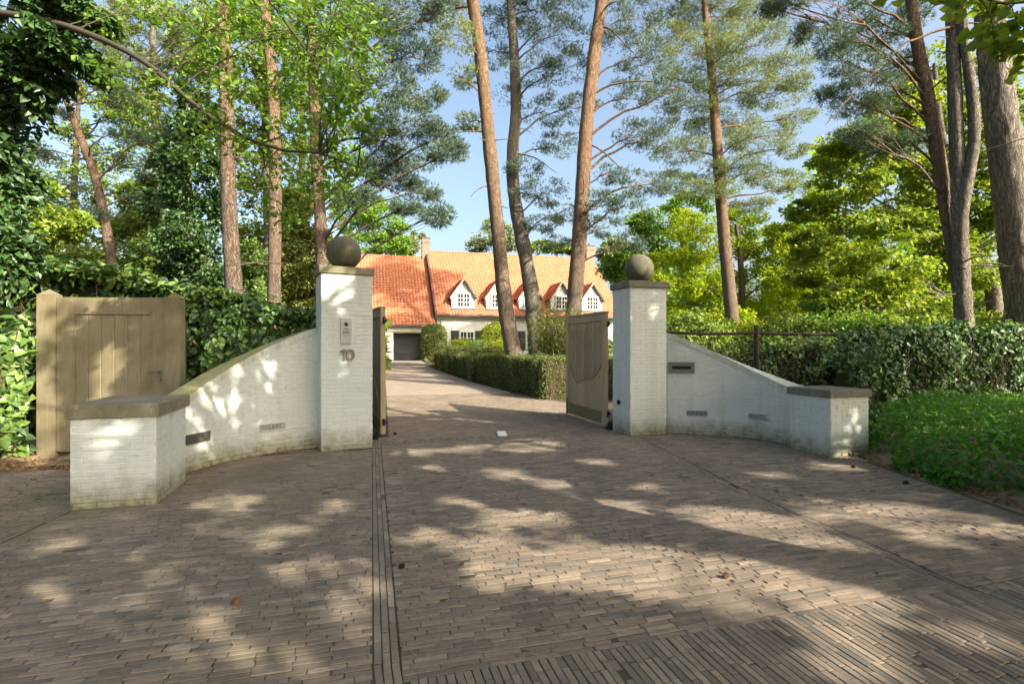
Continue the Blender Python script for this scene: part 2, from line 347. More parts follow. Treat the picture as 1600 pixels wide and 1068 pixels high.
def limb(rng, a, b, sag=.15, wig=.06, n=9):
    a = np.asarray(a); b = np.asarray(b); t = np.linspace(0, 1, n)[:, None]; L = np.linalg.norm(b-a)
    p = a+(b-a)*t+np.array([0, 0, 1.])*(np.sin(t*math.pi)*sag*L)
    w = np.cumsum(rng.standard_normal((n, 3))*wig*L/n**.5, 0)*t*(1-t)*2; return p+w
def attach(path, c, rise):
    """point on the trunk from which a limb to c leaves"""
    z = c[2]-rise; i = np.argmin(np.abs(path[:, 2]-z)+.15*np.linalg.norm(path[:, :2]-c[:2], axis=1)); return path[i], i
def pine(name, label, path, rad, pads, bark, needle, seed, dens=1., group=None, sides=16, tl=.17, tw=.02, rise=.35, stubs=14, extra=()):
    rng = np.random.default_rng(seed); root = empty(name, label, 'tree', group); root.location = (0, 0, 0)
    tb = MB(); tb.tube(path, rad*(1+.02*rng.standard_normal(len(rad))), sides, .025, rng); tb.build('trunk', bark, root, True)
    cr = MB()
    for (c, r) in pads:
        a, i = attach(path, c, np.linalg.norm(path[np.argmin(abs(path[:, 2]-c[2])), :2]-c[:2])*rise)
        br = MB(); lp = limb(rng, a, c, .10, .10); br.tube(lp, np.linspace(max(.022, min(rad[i]*.24, .026+.010*np.linalg.norm(c-a))), .014, len(lp)), 5)
        vol = r[0]*r[1]; n = int(min(3300, max(110, 480*dens*vol+230*dens))*(1.5 if c[1] > 25 and c[2]-CH > .62*c[1] else 1))  # far pads above the frame get extra needles to deepen the roof shade
        nt_ = max(6, int(n/34)); tips = c+ell(rng, nt_, .25)*r
        for q in tips[:40]:
            s = lp[rng.integers(len(lp)//2, len(lp))]; br.tube(limb(rng, s, q, .06, .12, 6), np.linspace(.012, .005, 6), 3, cap=False)
        k = n//nt_; P = np.concatenate([(tips[:, None]+ell(rng, nt_*k).reshape(nt_, k, 3)*np.array([.42, .42, .19])*(.6+.2*r[0])).reshape(-1, 3), c+ell(rng, n//4)*r*1.05])
        if c[2]-CH > .68*c[1] and len(P) > 200 and c[1] < 25: P = P[::2]
        P = P[~lets_light(P) | in_picture(P, 1.)] if len(P) else P
        if not len(P): continue
        D = unit(P-c)+np.array([0, 0, .55]); tufts(cr, P, D, tl, tw*1.12, 5, rng); br.build('branch', bark, root, True)
    zs = rng.uniform(path[:, 2].min()+2.5, path[:, 2].max(), stubs)
    for z in zs:                                                     # dead snags on the bare trunk
        i = np.argmin(abs(path[:, 2]-z)); a = rng.uniform(0, 6.28); L = rng.uniform(.25, 1.5)
        e = path[i]+np.array([math.cos(a)*L, math.sin(a)*L, rng.uniform(-.2, .4)*L]); MB().tube(limb(rng, path[i], e, .05, .12, 6), np.linspace(.028, .008, 6), 4).build('branch', bark, root, True)
    for (p0, p1, r0) in extra: MB().tube(limb(rng, p0, p1, .12, .06, 12), np.linspace(r0, .01, 12), 6).build('branch', bark, root, True)
    if cr.n: cr.build('crown', needle, root)
    return root
def leafy(name, label, path, rad, pads, bark, mat_, seed, n_per=700, ll=.12, shape='diamond', group=None, flat=.75, rise=.5, sides=10, wid=.65, cat='tree', hang=.2, keep=None, trunk=True, sub=16):
    rng = np.random.default_rng(seed); root = empty(name, label, cat, group)
    if trunk:
        tb = MB(); tb.tube(path, rad, sides, .03, rng); tb.build('trunk', bark, root, True)
    br = MB(); cr = MB()
    for (c, r) in pads:
        a, i = attach(path, c, np.linalg.norm(path[np.argmin(abs(path[:, 2]-c[2])), :2]-c[:2])*rise)
        lp = limb(rng, a, c, .08, .12); br.tube(lp, np.linspace(max(.02, min(rad[i]*.45, .03+.01*np.linalg.norm(c-a))), .012, len(lp)), 5)
        ns = sub; sub_c = c+ell(rng, ns, .2)*r*.92
        for q in sub_c: br.tube(limb(rng, lp[rng.integers(len(lp)//2, len(lp))], q, .05, .15, 5), np.linspace(.012, .004, 5), 3, cap=False)
        n = int(n_per); sr = r*rng.uniform(.25, .62, (ns, 1)); pick = rng.integers(0, ns, n)
        P = sub_c[pick]+ell(rng, n)*sr[pick]*np.array([1, 1, flat*1.2])
        P = P[~lets_light(P) | in_picture(P, 1.)]
        n = len(P)
        N = np.array([0, 0, 1.])+rng.standard_normal((n, 3))*.9+SV*.25; T = unit(P-c)+rng.standard_normal((n, 3))*.6+np.array([0, 0, -hang])
        leaves(cr, P, N, T, ll*rng.uniform(.6, 1.25, n), shape, wid=wid)
    br.build('branches', bark, root, True, 'stuff'); cr.build('crown', mat_, root)
    return root
def shell_leaves(mb, rng, P, N, ll, shape, spread=.55, droop=.5, jit=.05, wid=.7):
    n = len(P); P = P+rng.standard_normal((n, 3))*jit; Nn = unit(N)+rng.standard_normal((n, 3))*spread
    T = rng.standard_normal((n, 3))*.7+np.array([0, 0, -droop]); leaves(mb, P, Nn, T, ll*rng.uniform(.55, 1.25, n), shape, wid=wid)
def box_surface(rng, n, L, D, H, bulge=.04):
    """random points and normals on a clipped hedge: front, back, both ends and top of a box L x D x H"""
    A = np.array([L*H, L*H, D*H, D*H, L*D*1.3]); f = rng.choice(5, n, p=A/A.sum()); a = rng.uniform(0, 1, n); b = rng.uniform(0, 1, n)
    x = np.select([f < 2, f == 2, f == 3], [a*L, 0*a, 0*a+L], a*L); y = np.select([f == 0, f == 1, f == 4], [0*a, 0*a+D, b*D], a*D); z = np.where(f == 4, H, b*H)
    N = np.zeros((n, 3)); N[f == 0, 1] = -1; N[f == 1, 1] = 1; N[f == 2, 0] = -1; N[f == 3, 0] = 1; N[f == 4, 2] = 1
    w = bulge*(np.sin(x*3.1+z*2)+np.sin(x*7.3+y*5+z*4)*.6); return np.c_[x, y, z]+N*w[:, None], N
def hedge(name, label, p0, d2, L, D, H, mat_, n, ll, seed, core='core', group=None, cat='hedge', shape='diamond', slope=True):
    rng = np.random.default_rng(seed); root = empty(name, label, cat, group)
    F = rotz_frame(d2, (0, 0, 0)); P, N = box_surface(rng, n, L, D, H); P = P-N*rng.uniform(0, .10, (n, 1)); 
    Pw = P@F[0].T; Nw = N@F[0].T; Pw[:, :2] += p0; Pw[:, 2] += gz(Pw[:, 0], Pw[:, 1])
    mb = MB(); shell_leaves(mb, rng, Pw, Nw, ll, shape, .6, .1, .02); mb.build('foliage', mat_, root)
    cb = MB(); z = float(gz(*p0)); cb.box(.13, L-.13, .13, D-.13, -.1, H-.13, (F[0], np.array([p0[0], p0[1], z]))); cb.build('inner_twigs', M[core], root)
    return root

# ================================================================== THE SETTING
rg = np.random.default_rng(11)
# ground: one sheet to the horizon
def axis(lo, hi, fine, lo2, hi2):
    a = np.concatenate([-np.geomspace(-lo2, -lo+1e-6, 14)[:-1] if lo < 0 else [], np.arange(lo, hi, fine), np.geomspace(hi, hi2, 14)]); return np.unique(np.round(a, 3))
gx = axis(-40, 40, 1.0, -900, 900); gy = axis(-10, 80, 1.0, -600, 1400)
X, Y = np.meshgrid(gx, gy); Zg = gz(X, Y)-.05
i = np.arange(len(gy)-1)[:, None]*len(gx)+np.arange(len(gx)-1)[None]
mb = MB().add(np.stack([X, Y, Zg], -1).reshape(-1, 3), np.stack([i, i+1, i+len(gx)+1, i+len(gx)], -1).reshape(-1, 4))
mb.build('ground', M['ground'], None, True, 'structure')

# ---- paved drive: bricks laid course by course in the frame (u along the gate, v along the drive)
BL, BW, JT = .190, .0375, .0058
def brick_template(L, Wd, ch=.0035, dp=.03):
    l, w = L/2, Wd/2
    ring = lambda x, y, z: [(-x, -y, z), (x, -y, z), (x, y, z), (-x, y, z)]
    v = np.array(ring(l-ch, w-ch, 0)+ring(l, w, -ch)+ring(l, w, -dp), float)
    f = [(0, 1, 2, 3)]+[(4+i, 4+(i+1) % 4, (i+1) % 4, i) for i in range(4)]+[(8+i, 8+(i+1) % 4, 4+(i+1) % 4, 4+i) for i in range(4)]
    return v, np.array(f)
def polyu(pts):
    p = np.array([touv(*q) for q in pts]); o = np.argsort(p[:, 1]); return p[o, 0], p[o, 1]
sL = polyu([(-.02, .72), G(606, 1060), (-2.13, 8.33), (-2.4, 9.4)]); sR = polyu([(2.15, 9.36), (2.47, 6.39), (2.656, 5.05), (2.84, 4.27), (2.97, 3.48), (3.1, 2.8)])
eR = polyu([(5.25, 8.2), (4.97, 7.27), (4.93, 6.2), (4.92, 5.09), (5.0, 3.6), (5.1, 1)])
sP = polyu([(-4.33, 5.17), (-4.2, 4.34), (-4.0, 3.2), (-3.8, 2.2)])
hedge_u = lambda v: np.interp(v, [9.1, 14.0, 16.5, 21.1, 30.9, 42], [5.6, 5.62, 4.86, 4.32, 3.68, 4.3])
left_u = lambda v: np.interp(v, [9.1, 40.5], [.40, 1.45])
bricks = []                                                         # (u, v, angle, length)
def course(v, u0, u1, jit=.004):
    """one course along u from u0 to u1"""
    u = u0-rg.uniform(0, 1)*BL*.5-(BL*.5 if rg.random() < .5 else 0)
    while u < u1:
        L = BL+rg.normal(0, .006); a, b = max(u, u0), min(u+L, u1)
        if b-a > .022: bricks.append(((a+b)/2, v+rg.normal(0, .0012), rg.normal(0, .008), b-a-JT))
        u += L-.001
VROAD, VBAND, VFAR, HS = 2.58, 8.78, 17.0, .0685
pitch = BW+JT
v = VROAD+pitch/2
while v < VBAND:
    a = np.interp(v, sL[1], sL[0]); b = np.interp(v, sR[1], sR[0]); e = np.interp(v, eR[1], eR[0]); p = np.interp(v, sP[1], sP[0])
    wob = .012*math.sin(v*1.7)
    course(v+wob, -4.6 if v > 4 else -4.2, p-.052); course(v-wob, p+.052, a-HS); course(v+wob*.7, a+HS, b-HS); course(v, b+HS, e-.1)
    v += pitch
while v < VFAR:
    if v > VBAND+.40: course(v, max(left_u(v), .2) if v > 9.5 else .12, hedge_u(v)-.15 if v > 11.5 else 4.5+(v-9.2)*.35)
    v += pitch
for k in range(2):                                                  # soldier band across the gateway
    u = .16
    while u < 4.5: bricks.append((u, VBAND+.1+k*(BL+JT), math.pi/2+rg.normal(0, .015), BL)); u += pitch
for s, rows in ((sL, 3), (sR, 3), (sP, 2)):                          # drainage strips of stretchers
    v0, v1 = (s[1][0], VBAND) if s is not sP else (s[1][0], 6.6)
    for r in range(rows):
        v = max(v0, VROAD if s is sR else v0)-rg.uniform(0, .2)
        while v < v1:
            d = .05; du = (np.interp(v+d, s[1], s[0])-np.interp(v, s[1], s[0]))/d; ang = math.atan2(1, du)
            bricks.append((np.interp(v, s[1], s[0])+(r-(rows-1)/2)*pitch, v+BL/2, ang+rg.normal(0, .008), BL)); v += BL+JT
u = -1.2
while u < 6.2:                                                      # road edge: courses turned across
    if abs(u-np.interp(1.9, sL[1], sL[0])) > .09:
        v = VROAD-.008
        first = True
        while v > .9:
            L = rg.uniform(.07, BL) if first else BL+rg.normal(0, .006); top = v
            bricks.append((u+rg.normal(0, .0012), top-L/2, math.pi/2+rg.normal(0, .008), L-JT)); v = top-L; first = False
    u += pitch
Bk = np.array(bricks)
Pw = uv(Bk[:, 0], Bk[:, 1])
low = lambda x, y: .006*np.sin(x*1.9+1)*np.sin(y*1.3)+.004*np.sin(x*4.1+y*3.3)
zb = gz(Pw[:, 0], Pw[:, 1])+low(Pw[:, 0], Pw[:, 1])+rg.normal(0, .0012, len(Bk))
tilt = rg.normal(0, .008, (len(Bk), 2)); ang = Bk[:, 2]+TH
drive = empty('driveway'); drive['kind'] = 'structure'
inview = (Pw[:, 1] > .5) & (np.abs(Pw[:, 0]) < Pw[:, 1]*.96) & (FPX*CH/np.maximum(Pw[:, 1], .1) < 1066-HY)
full = np.abs(Bk[:, 3]-(BL-JT)) < .012
order = np.argsort(np.where(inview & full, Pw[:, 1], 1e6))[:300]
single = np.zeros(len(Bk), bool); single[order] = True
def place(idx, mbx):
    for c0 in range(0, len(idx), 4000):
        q = idx[c0:c0+4000]; n = len(q); v, f = brick_template(1, 1, 0, .03); f = np.concatenate([f[:1], [(8+i, 8+(i+1) % 4, (i+1) % 4, i) for i in range(4)]])
        v = np.broadcast_to(v, (n, 12, 3)).copy(); L = Bk[q, 3][:, None]/2; w = BW/2*np.ones((n, 1)); ch = .0008
        sx = np.sign(v[:, :, 0]); sy = np.sign(v[:, :, 1]); top = np.arange(12) < 4
        v[:, :, 0] = sx*(L-top*ch); v[:, :, 1] = sy*(w-top*ch); v[:, :, 2] = np.where(top, 0, np.where(np.arange(12) < 8, -ch, -.03))
        v[:, :, 2] += v[:, :, 0]*tilt[q, 0][:, None]+v[:, :, 1]*tilt[q, 1][:, None]*2
        ca, sa = np.cos(ang[q])[:, None], np.sin(ang[q])[:, None]
        x = v[:, :, 0]*ca-v[:, :, 1]*sa+Pw[q, 0][:, None]; y = v[:, :, 0]*sa+v[:, :, 1]*ca+Pw[q, 1][:, None]
        mbx.add(np.stack([x, y, v[:, :, 2]+zb[q][:, None]], -1).reshape(-1, 3), (np.arange(n)[:, None, None]*12+f[None]).reshape(-1, 4))
far_b = MB(); place(np.where(~single)[0], far_b); far_b.build('brick_paving', M['paver'], drive, kind='stuff')
bm_ = [MB().add(*brick_template(BL-JT, BW-rg.uniform(0, .0015), rg.uniform(.0012, .0024))).mesh('brick', M['paver']) for _ in range(6)]
for q in order:
    o = link('brick', bm_[rg.integers(6)], drive); o.location = (Pw[q, 0], Pw[q, 1], zb[q]); o.rotation_euler = (tilt[q, 1], -tilt[q, 0], ang[q])
def sheet(name, m, us, vs, dz, parent):
    vs = np.asarray(vs); a = np.array([us(v)[0] for v in vs]); b = np.array([us(v)[1] for v in vs]); n = 30
    t = np.linspace(0, 1, n); u = a[:, None]+(b-a)[:, None]*t; P = uv(u, np.repeat(vs[:, None], n, 1)); z = gz(P[..., 0], P[..., 1])+dz+(low(P[..., 0], P[..., 1]) if name == 'joint_sand' else 0)
    i = np.arange(len(vs)-1)[:, None]*n+np.arange(n-1)[None]
    MB().add(np.concatenate([P, z[..., None]], -1).reshape(-1, 3), np.stack([i, i+1, i+n+1, i+n], -1).reshape(-1, 4)).build(name, m, parent, True)
sheet('joint_sand', M['joint'], lambda v: (-4.7, np.interp(v, eR[1], eR[0])-.02) if v < 8.6 else (-1, 6.2), np.linspace(.4, VFAR, 90), -.0045, drive)
sheet('far_paving', M['fardrive'], lambda v: (left_u(v), hedge_u(v)-.05), np.linspace(VFAR, 40.2, 50), 0.0, drive)

# ---- beds and bare soil
def mound(name, m, x0, x1, y0, y1, f, n=40, label=None):
    x, y = np.meshgrid(np.linspace(x0, x1, n), np.linspace(y0, y1, n)); z = f(x, y); i = np.arange(n-1)[:, None]*n+np.arange(n-1)[None]
    o = MB().add(np.stack([x, y, z], -1).reshape(-1, 3), np.stack([i, i+1, i+n+1, i+n], -1).reshape(-1, 4)).build(name, m, None, True, 'structure'); return o
bedR = lambda x, y: -.045+.20*np.clip((x-4.95-.10*np.sin(y*3))/1.0, 0, 1)+.02*np.sin(x*5+y*4)
mound('planting_bed', M['soil'], 4.75, 16, .5, 12.5, bedR, 70)
# the left path sits between the paving edge and the timber door
pathz = lambda x, y: -.045+.05*np.clip(((y-6.55)+.0*x-(x+5.95)*.15)/.25, 0, 1)+.06*np.clip((-6.6-x)/1.2, 0, 1)+.012*np.sin(x*6+y*5)
mound('path', M['soil'], -14, -4.2, 4.6, 9.5, pathz, 70)

# ================================================================== WHITE GATE WALLS
def brick_face(T, h, y0=.0032):
    """template of one proud facing brick: length along +x, height along z, front towards -y"""
    l, w, ch = T/2, h/2, .003
    ring = lambda x, z, y: [(-x, y, -z), (x, y, -z), (x, y, z), (-x, y, z)]
    v = np.array(ring(l-ch, w-ch, -y0)+ring(l, w, -y0+.0022)+ring(l, w, .008), float)
    f = [(0, 1, 2, 3)]+[(4+i, 4+(i+1) % 4, (i+1) % 4, i) for i in range(4)]+[(8+i, 8+(i+1) % 4, 4+(i+1) % 4, 4+i) for i in range(4)]
    return v, np.array(f)
CO, BRL = .0625, .205
_bmesh = {}
def wall_bricks(parent, faces, seed, limit=300):
    """faces: (polyline front points, top function of distance, seen?). Lays courses; the first LIMIT seen bricks are objects."""
    rng = np.random.default_rng(seed); seen, rest = [], MB()
    for (pts, top, vis) in faces:
        pts = np.asarray(pts, float); seg = np.linalg.norm(np.diff(pts, axis=0), axis=1); d = np.concatenate([[0], np.cumsum(seg)]); Lt = d[-1]
        k = 0
        while True:
            zc = CO*(k+.5)
            if zc > max(top(0), top(Lt)): break
            s = -(BRL/2 if k % 2 else 0)-(rng.uniform(-.02, .02))
            while s < Lt:
                a, b = max(s, 0), min(s+BRL, Lt); L = b-a-.0055; m_ = (a+b)/2; h = min(CO-.0065, top(m_)-(zc-CO/2)-.006)
                if L > .03 and h > .022:
                    p0 = np.array([np.interp(a, d, pts[:, 0]), np.interp(a, d, pts[:, 1])]); p1 = np.array([np.interp(b, d, pts[:, 0]), np.interp(b, d, pts[:, 1])])
                    zz = zc-CO/2+.003+h/2; c = (p0+p1)/2; an = math.atan2(*(p1-p0)[::-1]); pr = rng.normal(0, .0012)
                    (seen.append((c, zz, an, L, h, pr)) if vis else rest.add(*[(lambda v, f: (np.c_[v[:, 0]*math.cos(an)-v[:, 1]*math.sin(an)+c[0], v[:, 0]*math.sin(an)+v[:, 1]*math.cos(an)+c[1], v[:, 2]+zz], f))(*brick_face(L, h))][0]))
                s += BRL
            k += 1
    for j, (c, zz, an, L, h, pr) in enumerate(seen):
        if j < limit:
            key = (round(L*100), round(h*200))
            if key not in _bmesh: _bmesh[key] = MB().add(*brick_face(key[0]/100, key[1]/200)).mesh('brick', M['wbrick'])
            o = link('brick', _bmesh[key], parent); o.location = (c[0]-math.sin(an)*-pr, c[1]-math.cos(an)*pr, zz); o.rotation_euler = (rng.normal(0, .006), 0, an)
        else:
            v, f = brick_face(L, h); rest.add(np.c_[v[:, 0]*math.cos(an)-v[:, 1]*math.sin(an)+c[0], v[:, 0]*math.sin(an)+v[:, 1]*math.cos(an)+c[1], v[:, 2]+zz], f)
    if rest.n: rest.build('brickwork', M['wbrick'], parent, kind='stuff')
def offset_poly(poly, d):
    P = np.asarray(poly, float); n = len(P); out = []
    for i in range(n):
        a, b, c = P[i-1], P[i], P[(i+1) % n]; e1 = unit(b-a); e2 = unit(c-b); n1 = np.array([e1[1], -e1[0]]); n2 = np.array([e2[1], -e2[0]])
        m = (n1+n2)/(1+n1@n2); out.append(b+m*d)
    return np.array(out)
def cap_stone(name, poly, z0, z1, over, m, parent):
    """a coping slab with softened arrises"""
    P = offset_poly(poly, over); Q = offset_poly(poly, over-.012); n = len(P)
    mbx = MB(); v = np.concatenate([np.c_[Q, np.full(n, z0)], np.c_[P, np.full(n, z0+.006)], np.c_[P, np.full(n, z1-.012)], np.c_[Q, np.full(n, z1)]])
    f = [(k*n+i, k*n+(i+1) % n, (k+1)*n+(i+1) % n, (k+1)*n+i) for k in range(3) for i in range(n)]; mbx.add(v, f+[(3*n, 3*n+1, 3*n+2, 3*n+3), (0, 3, 2, 1)])
    return mbx.build(name, m, parent)
def pier(name, label, poly, h, capz, over, capm, seen, seed):
    """poly counter-clockwise: front-left, front-right, back-right, back-left"""
    root = empty(name, label, 'pillar' if h > 2 else 'pier'); poly = np.asarray(poly, float)
    MB().prism(offset_poly(poly, -.001), -.05, h).build('masonry', M['wmortar'], root)
    names = ['front', 'right', 'back', 'left']; fc = []
    for nm, i in sorted(zip(names, range(4)), key=lambda q: seen.index(q[0]) if q[0] in seen else 9):
        fc.append(([poly[i], poly[(i+1) % 4]], lambda s: h, nm in seen))
    wall_bricks(root, fc, seed)
    cap_stone('cap_stone', poly, h+.002, h+capz, over, capm, root)
    return root
def quad_from(p, q, depth):
    """footprint from the front edge p -> q and a depth"""
    p, q = np.asarray(p, float), np.asarray(q, float); e = unit(q-p); n = np.array([-e[1], e[0]]); return [p, q, q+n*depth, p+n*depth]
LP = quad_from((-2.880, 7.990), (-2.1975, 8.332), .66); HL = 2.70
RP = quad_from((2.093, 9.370), (2.794, 9.588), .645); HR = 2.64
left_pillar = pier('gate_pillar', 'tall white brick pillar carrying the number 10 and an intercom', LP, HL, .115, .03, M['cap'], ['front'], 1)
right_pillar = pier('gate_pillar', 'tall white brick pillar beside the letter slot, smaller stone ball on top', RP, HR, .115, .04, M['capr'], ['front', 'left'], 2)
LQ = [(-4.298, 5.149), (-3.595, 5.342), (-3.845, 6.235), (-4.548, 6.042)]; RQ = quad_from((4.558, 7.57), (5.224, 7.756), .755)
pier('low_pier', 'low white brick end pier with a mossy brown cap in front of the timber door', LQ, .885, .14, .035, M['cap'], ['front', 'right'], 3)
pier('low_pier', 'low white brick end pier with a grey cap beside the ivy and green bed', RQ, .85, .115, .03, M['capr'], ['front', 'left'], 4)
def ball(poly, z, r, m, label):
    c = np.mean(poly, 0); a = np.linspace(R(-78), R(90), 34); t = empty('stone_ball', label, 'stone ball')
    prof = np.c_[np.cos(a)*r, np.sin(a)*r+r*.978]; MB().revolve(prof, 56, c=(c[0], c[1], z)).build('ball', m, t, True)
    MB().revolve([(r*.30, 0), (r*.34, .004), (r*.30, .03)], 32, c=(c[0], c[1], z)).build('collar', m, t, True)
ball(LP, HL+.116, .268, M['ball'], 'dark mossy stone ball on the pillar with the number 10')
ball(RP, HR+.116, .268, M['ball'], 'sunlit stone ball on the pillar beside the open gate leaf and letter slot')

def curved_wall(label, front, htop, th, side, seed, copm, topm):
    """front: ground points of the face, htop: coping top heights at them; side +1 when the back lies left of the direction of travel"""
    root = empty('curved_wall', label, 'wall'); n = 26
    P = smooth_path(np.c_[front, htop], n); p, h = P[:, :2], P[:, 2]; t = unit(np.gradient(p, axis=0)); nr = np.c_[-t[:, 1], t[:, 0]]*side
    q = p+nr*th; hc = h-.10
    def strip(a, b, z0, z1):
        m = MB(); v = np.concatenate([np.c_[a, np.broadcast_to(z0, n)], np.c_[a, z1], np.c_[b, z1], np.c_[b, np.broadcast_to(z0, n)]])
        i = np.arange(n-1)[:, None]
        f = np.concatenate([i+np.array([[k*n, k*n+1, ((k+1) % 4)*n+1, ((k+1) % 4)*n]]) for k in range(4)]); m.add(v, f)
        m.add(v, [(0, n, 2*n, 3*n), (n-1, 4*n-1, 3*n-1, 2*n-1)]); return m
    strip(p+nr*.001, q, -.05, hc).build('masonry', M['wmortar'], root)
    d = np.concatenate([[0], np.cumsum(np.linalg.norm(np.diff(p, axis=0), axis=1))]); top = lambda s: float(np.interp(s, d, hc))
    if side < 0: dd = d; pts = p[::-1]; top2 = lambda s: top(d[-1]-s)
    else: pts = p; top2 = top
    wall_bricks(root, [(pts, top2, True)], seed)
    # rowlock coping: separate bricks on edge, each following the slope
    k = int(d[-1]/.068); rng = np.random.default_rng(seed+9)
    for j in range(k):
        s0, s1 = j*d[-1]/k+.0012, (j+1)*d[-1]/k-.0012
        P0 = np.array([np.interp(s0, d, x) for x in (p[:, 0], p[:, 1], hc)]); P1 = np.array([np.interp(s1, d, x) for x in (p[:, 0], p[:, 1], hc)])
        n0 = np.array([np.interp((s0+s1)/2, d, nr[:, 0]), np.interp((s0+s1)/2, d, nr[:, 1])])
        o = np.array([*n0, 0])*-.014; b = np.array([*n0, 0])*(th+.014); up = np.array([0, 0, .098+rng.normal(0, .0012)]); lo = np.array([0, 0, .002])
        v = [P0+o+lo, P1+o+lo, P1+b+lo, P0+b+lo, P0+o+up, P1+o+up, P1+b+up, P0+b+up]
        f = [(0, 1, 5, 4), (1, 2, 6, 5), (2, 3, 7, 6), (3, 0, 4, 7), (4, 5, 6, 7), (0, 3, 2, 1)]
        me = MB().add(v, f).mesh('coping_brick', copm); me.materials.append(topm); me.polygons[4].material_index = 1; link('coping_brick', me, root)
    return root, p, d, nr
fl = [(-4.115, 6.25), (-4.10, 6.615), (-3.916, 7.35), (-3.561, 7.895), (-3.194, 8.219), (-2.93, 8.37)]
wl, plw, dlw, nlw = curved_wall('white brick wall sweeping up to the numbered pillar, sun patches on it', fl, [.90, .955, 1.30, 1.62, 1.83, 1.93], .28, 1, 5, M['coping'], M['copetop'])
fr = [(2.80, 9.70), (3.165, 9.58), (3.70, 9.40), (4.114, 9.15), (4.40, 8.75), (4.47, 8.25)]
wr, prw, drw, nrw = curved_wall('white brick wall with a letter slot sweeping down to the low pier', fr, [1.86, 1.71, 1.44, 1.20, 1.0, .90], .28, 1, 6, M['coping'], M['coping'])

# ---- fittings on the walls (each hangs on a wall, so each is a thing of its own)
def on_wall(p, d, nr, px0, px1, py0, py1):
    """frame on a curved wall that covers the photo rectangle"""
    pc = (px0+px1)/2; r = (pc-800)/FPX; e = p[:, 0]-r*p[:, 1]; i = int(np.where(np.sign(e[:-1]) != np.sign(e[1:]))[0][-1]); q = p[i]+(p[i+1]-p[i])*e[i]/(e[i]-e[i+1]); Z = q[1]; t = unit(p[i+1]-p[i])
    cosv = abs(t[0]-t[1]*r); w = (px1-px0)/FPX*Z/max(cosv, .25); h = (py1-py0)/FPX*Z; zc = CH-((py0+py1)/2-HY)/FPX*Z
    n = np.array([t[1], -t[0]]); x = np.array([-n[1], n[0]]); return frame([(x[0], x[1], 0), (-n[0], -n[1], 0), (0, 0, 1)], (q[0]+n[0]*.007, q[1]+n[1]*.007, zc)), w, h
def place_frame(o, F): 
    from mathutils import Matrix
    m = Matrix([[*F[0][0], F[1][0]], [*F[0][1], F[1][1]], [*F[0][2], F[1][2]], [0, 0, 0, 1]]); o.matrix_world = m
def vent_thing(args, label, m, slats=True, group=None):
    F, w, h = on_wall(*args); root = empty('air_vent', label, 'vent', group); place_frame(root, F)
    f = MB(); b = .010
    for x0, x1, z0, z1 in ((-w/2, w/2, h/2-b, h/2), (-w/2, w/2, -h/2, -h/2+b), (-w/2, -w/2+b, -h/2+b, h/2-b), (w/2-b, w/2, -h/2+b, h/2-b)): f.box(x0, x1, -.018, .01, z0, z1)
    f.build('frame', m, root)
    if slats:
        k = max(6, int(w/.022))
        for j in range(k):
            x = -w/2+b+(j+.5)*(w-2*b)/k; MB().box(x-.006, x+.006, -.015, -.006, -h/2+b, h/2-b).build('slat', m, root)
        MB().box(-w/2+b, w/2-b, -.0055, -.002, -h/2+b, h/2-b).build('backing', M['black'], root)
    else: MB().box(-w/2+b, w/2-b, -.013, .009, -h/2+b, h/2-b).build('plate', m, root)
vent_thing((plw, dlw, nlw, 290, 327, 676, 691), 'dark grey vent plate low on the left wall beside its low pier', M['ventdark'], False)
vent_thing((plw, dlw, nlw, 406, 445, 661, 671), 'pale weathered vent low on the left wall near the numbered pillar', M['ventl'])
vent_thing((prw, drw, nrw, 1073, 1105, 641, 649), 'blue-grey vent grille low on the right wall below the letter slot', M['vent'])
vent_thing((prw, drw, nrw, 1170, 1205.6, 646.5, 656), 'grey vent grille low on the right wall near its low pier', M['ventl'])
F, w, h = on_wall(prw, drw, nrw, 1044.5, 1085, 565.5, 582.5); mbx = empty('letter_slot', 'grey metal letter slot let into the right curved wall', 'letter box'); place_frame(mbx, F)
f = MB(); sx, sz = w*.36, h*.15
for a in ((-w/2, w/2, sz, h/2), (-w/2, w/2, -h/2, -sz), (-w/2, -sx, -sz, sz), (sx, w/2, -sz, sz)): f.box(a[0], a[1], -.024, .02, a[2], a[3])
f.build('face_plate', M['zinc'], mbx); MB().box(-sx, sx, -.008, -.003, -sz, sz).build('slot', M['black'], mbx)
MB().box(-sx, sx, -.016, -.009, sz*.55, sz*.98).build('flap', M['iron'], mbx)
# intercom and number on the left pillar
def front_frame(poly, px, py):
    a, b = np.asarray(poly[0]), np.asarray(poly[1]); e = unit(b-a); r = (px-800)/FPX
    s = (r*a[1]-a[0])/(e[0]-r*e[1]); p = a+e*s; n = np.array([e[1], -e[0]]); return frame([(e[0], e[1], 0), (-n[0], -n[1], 0), (0, 0, 1)], (p[0]+n[0]*.004, p[1]+n[1]*.004, CH-(py-HY)/FPX*p[1])), p[1]
F, Zp = front_frame(LP, 540.5, 517); ic = empty('intercom', 'steel intercom panel with camera and call buttons on the white pillar', 'intercom'); place_frame(ic, F)
def cyl(x, z, r, y0, y1, sides=20): 
    return MB().revolve([(0.0001, -y0), (r*.9, -y0), (r, -y0-.001), (r, -y1)], sides, frame([(1, 0, 0), (0, 0, 1), (0, -1, 0)], (x, 0, z)))
hw, hh = .083, .198
v = [(-hw, 0, -hh), (hw, 0, -hh), (hw, 0, hh), (-hw, 0, hh)]; s = MB()
ring = lambda x, z, y: [(-x, y, -z), (x, y, -z), (x, y, z), (-x, y, z)]
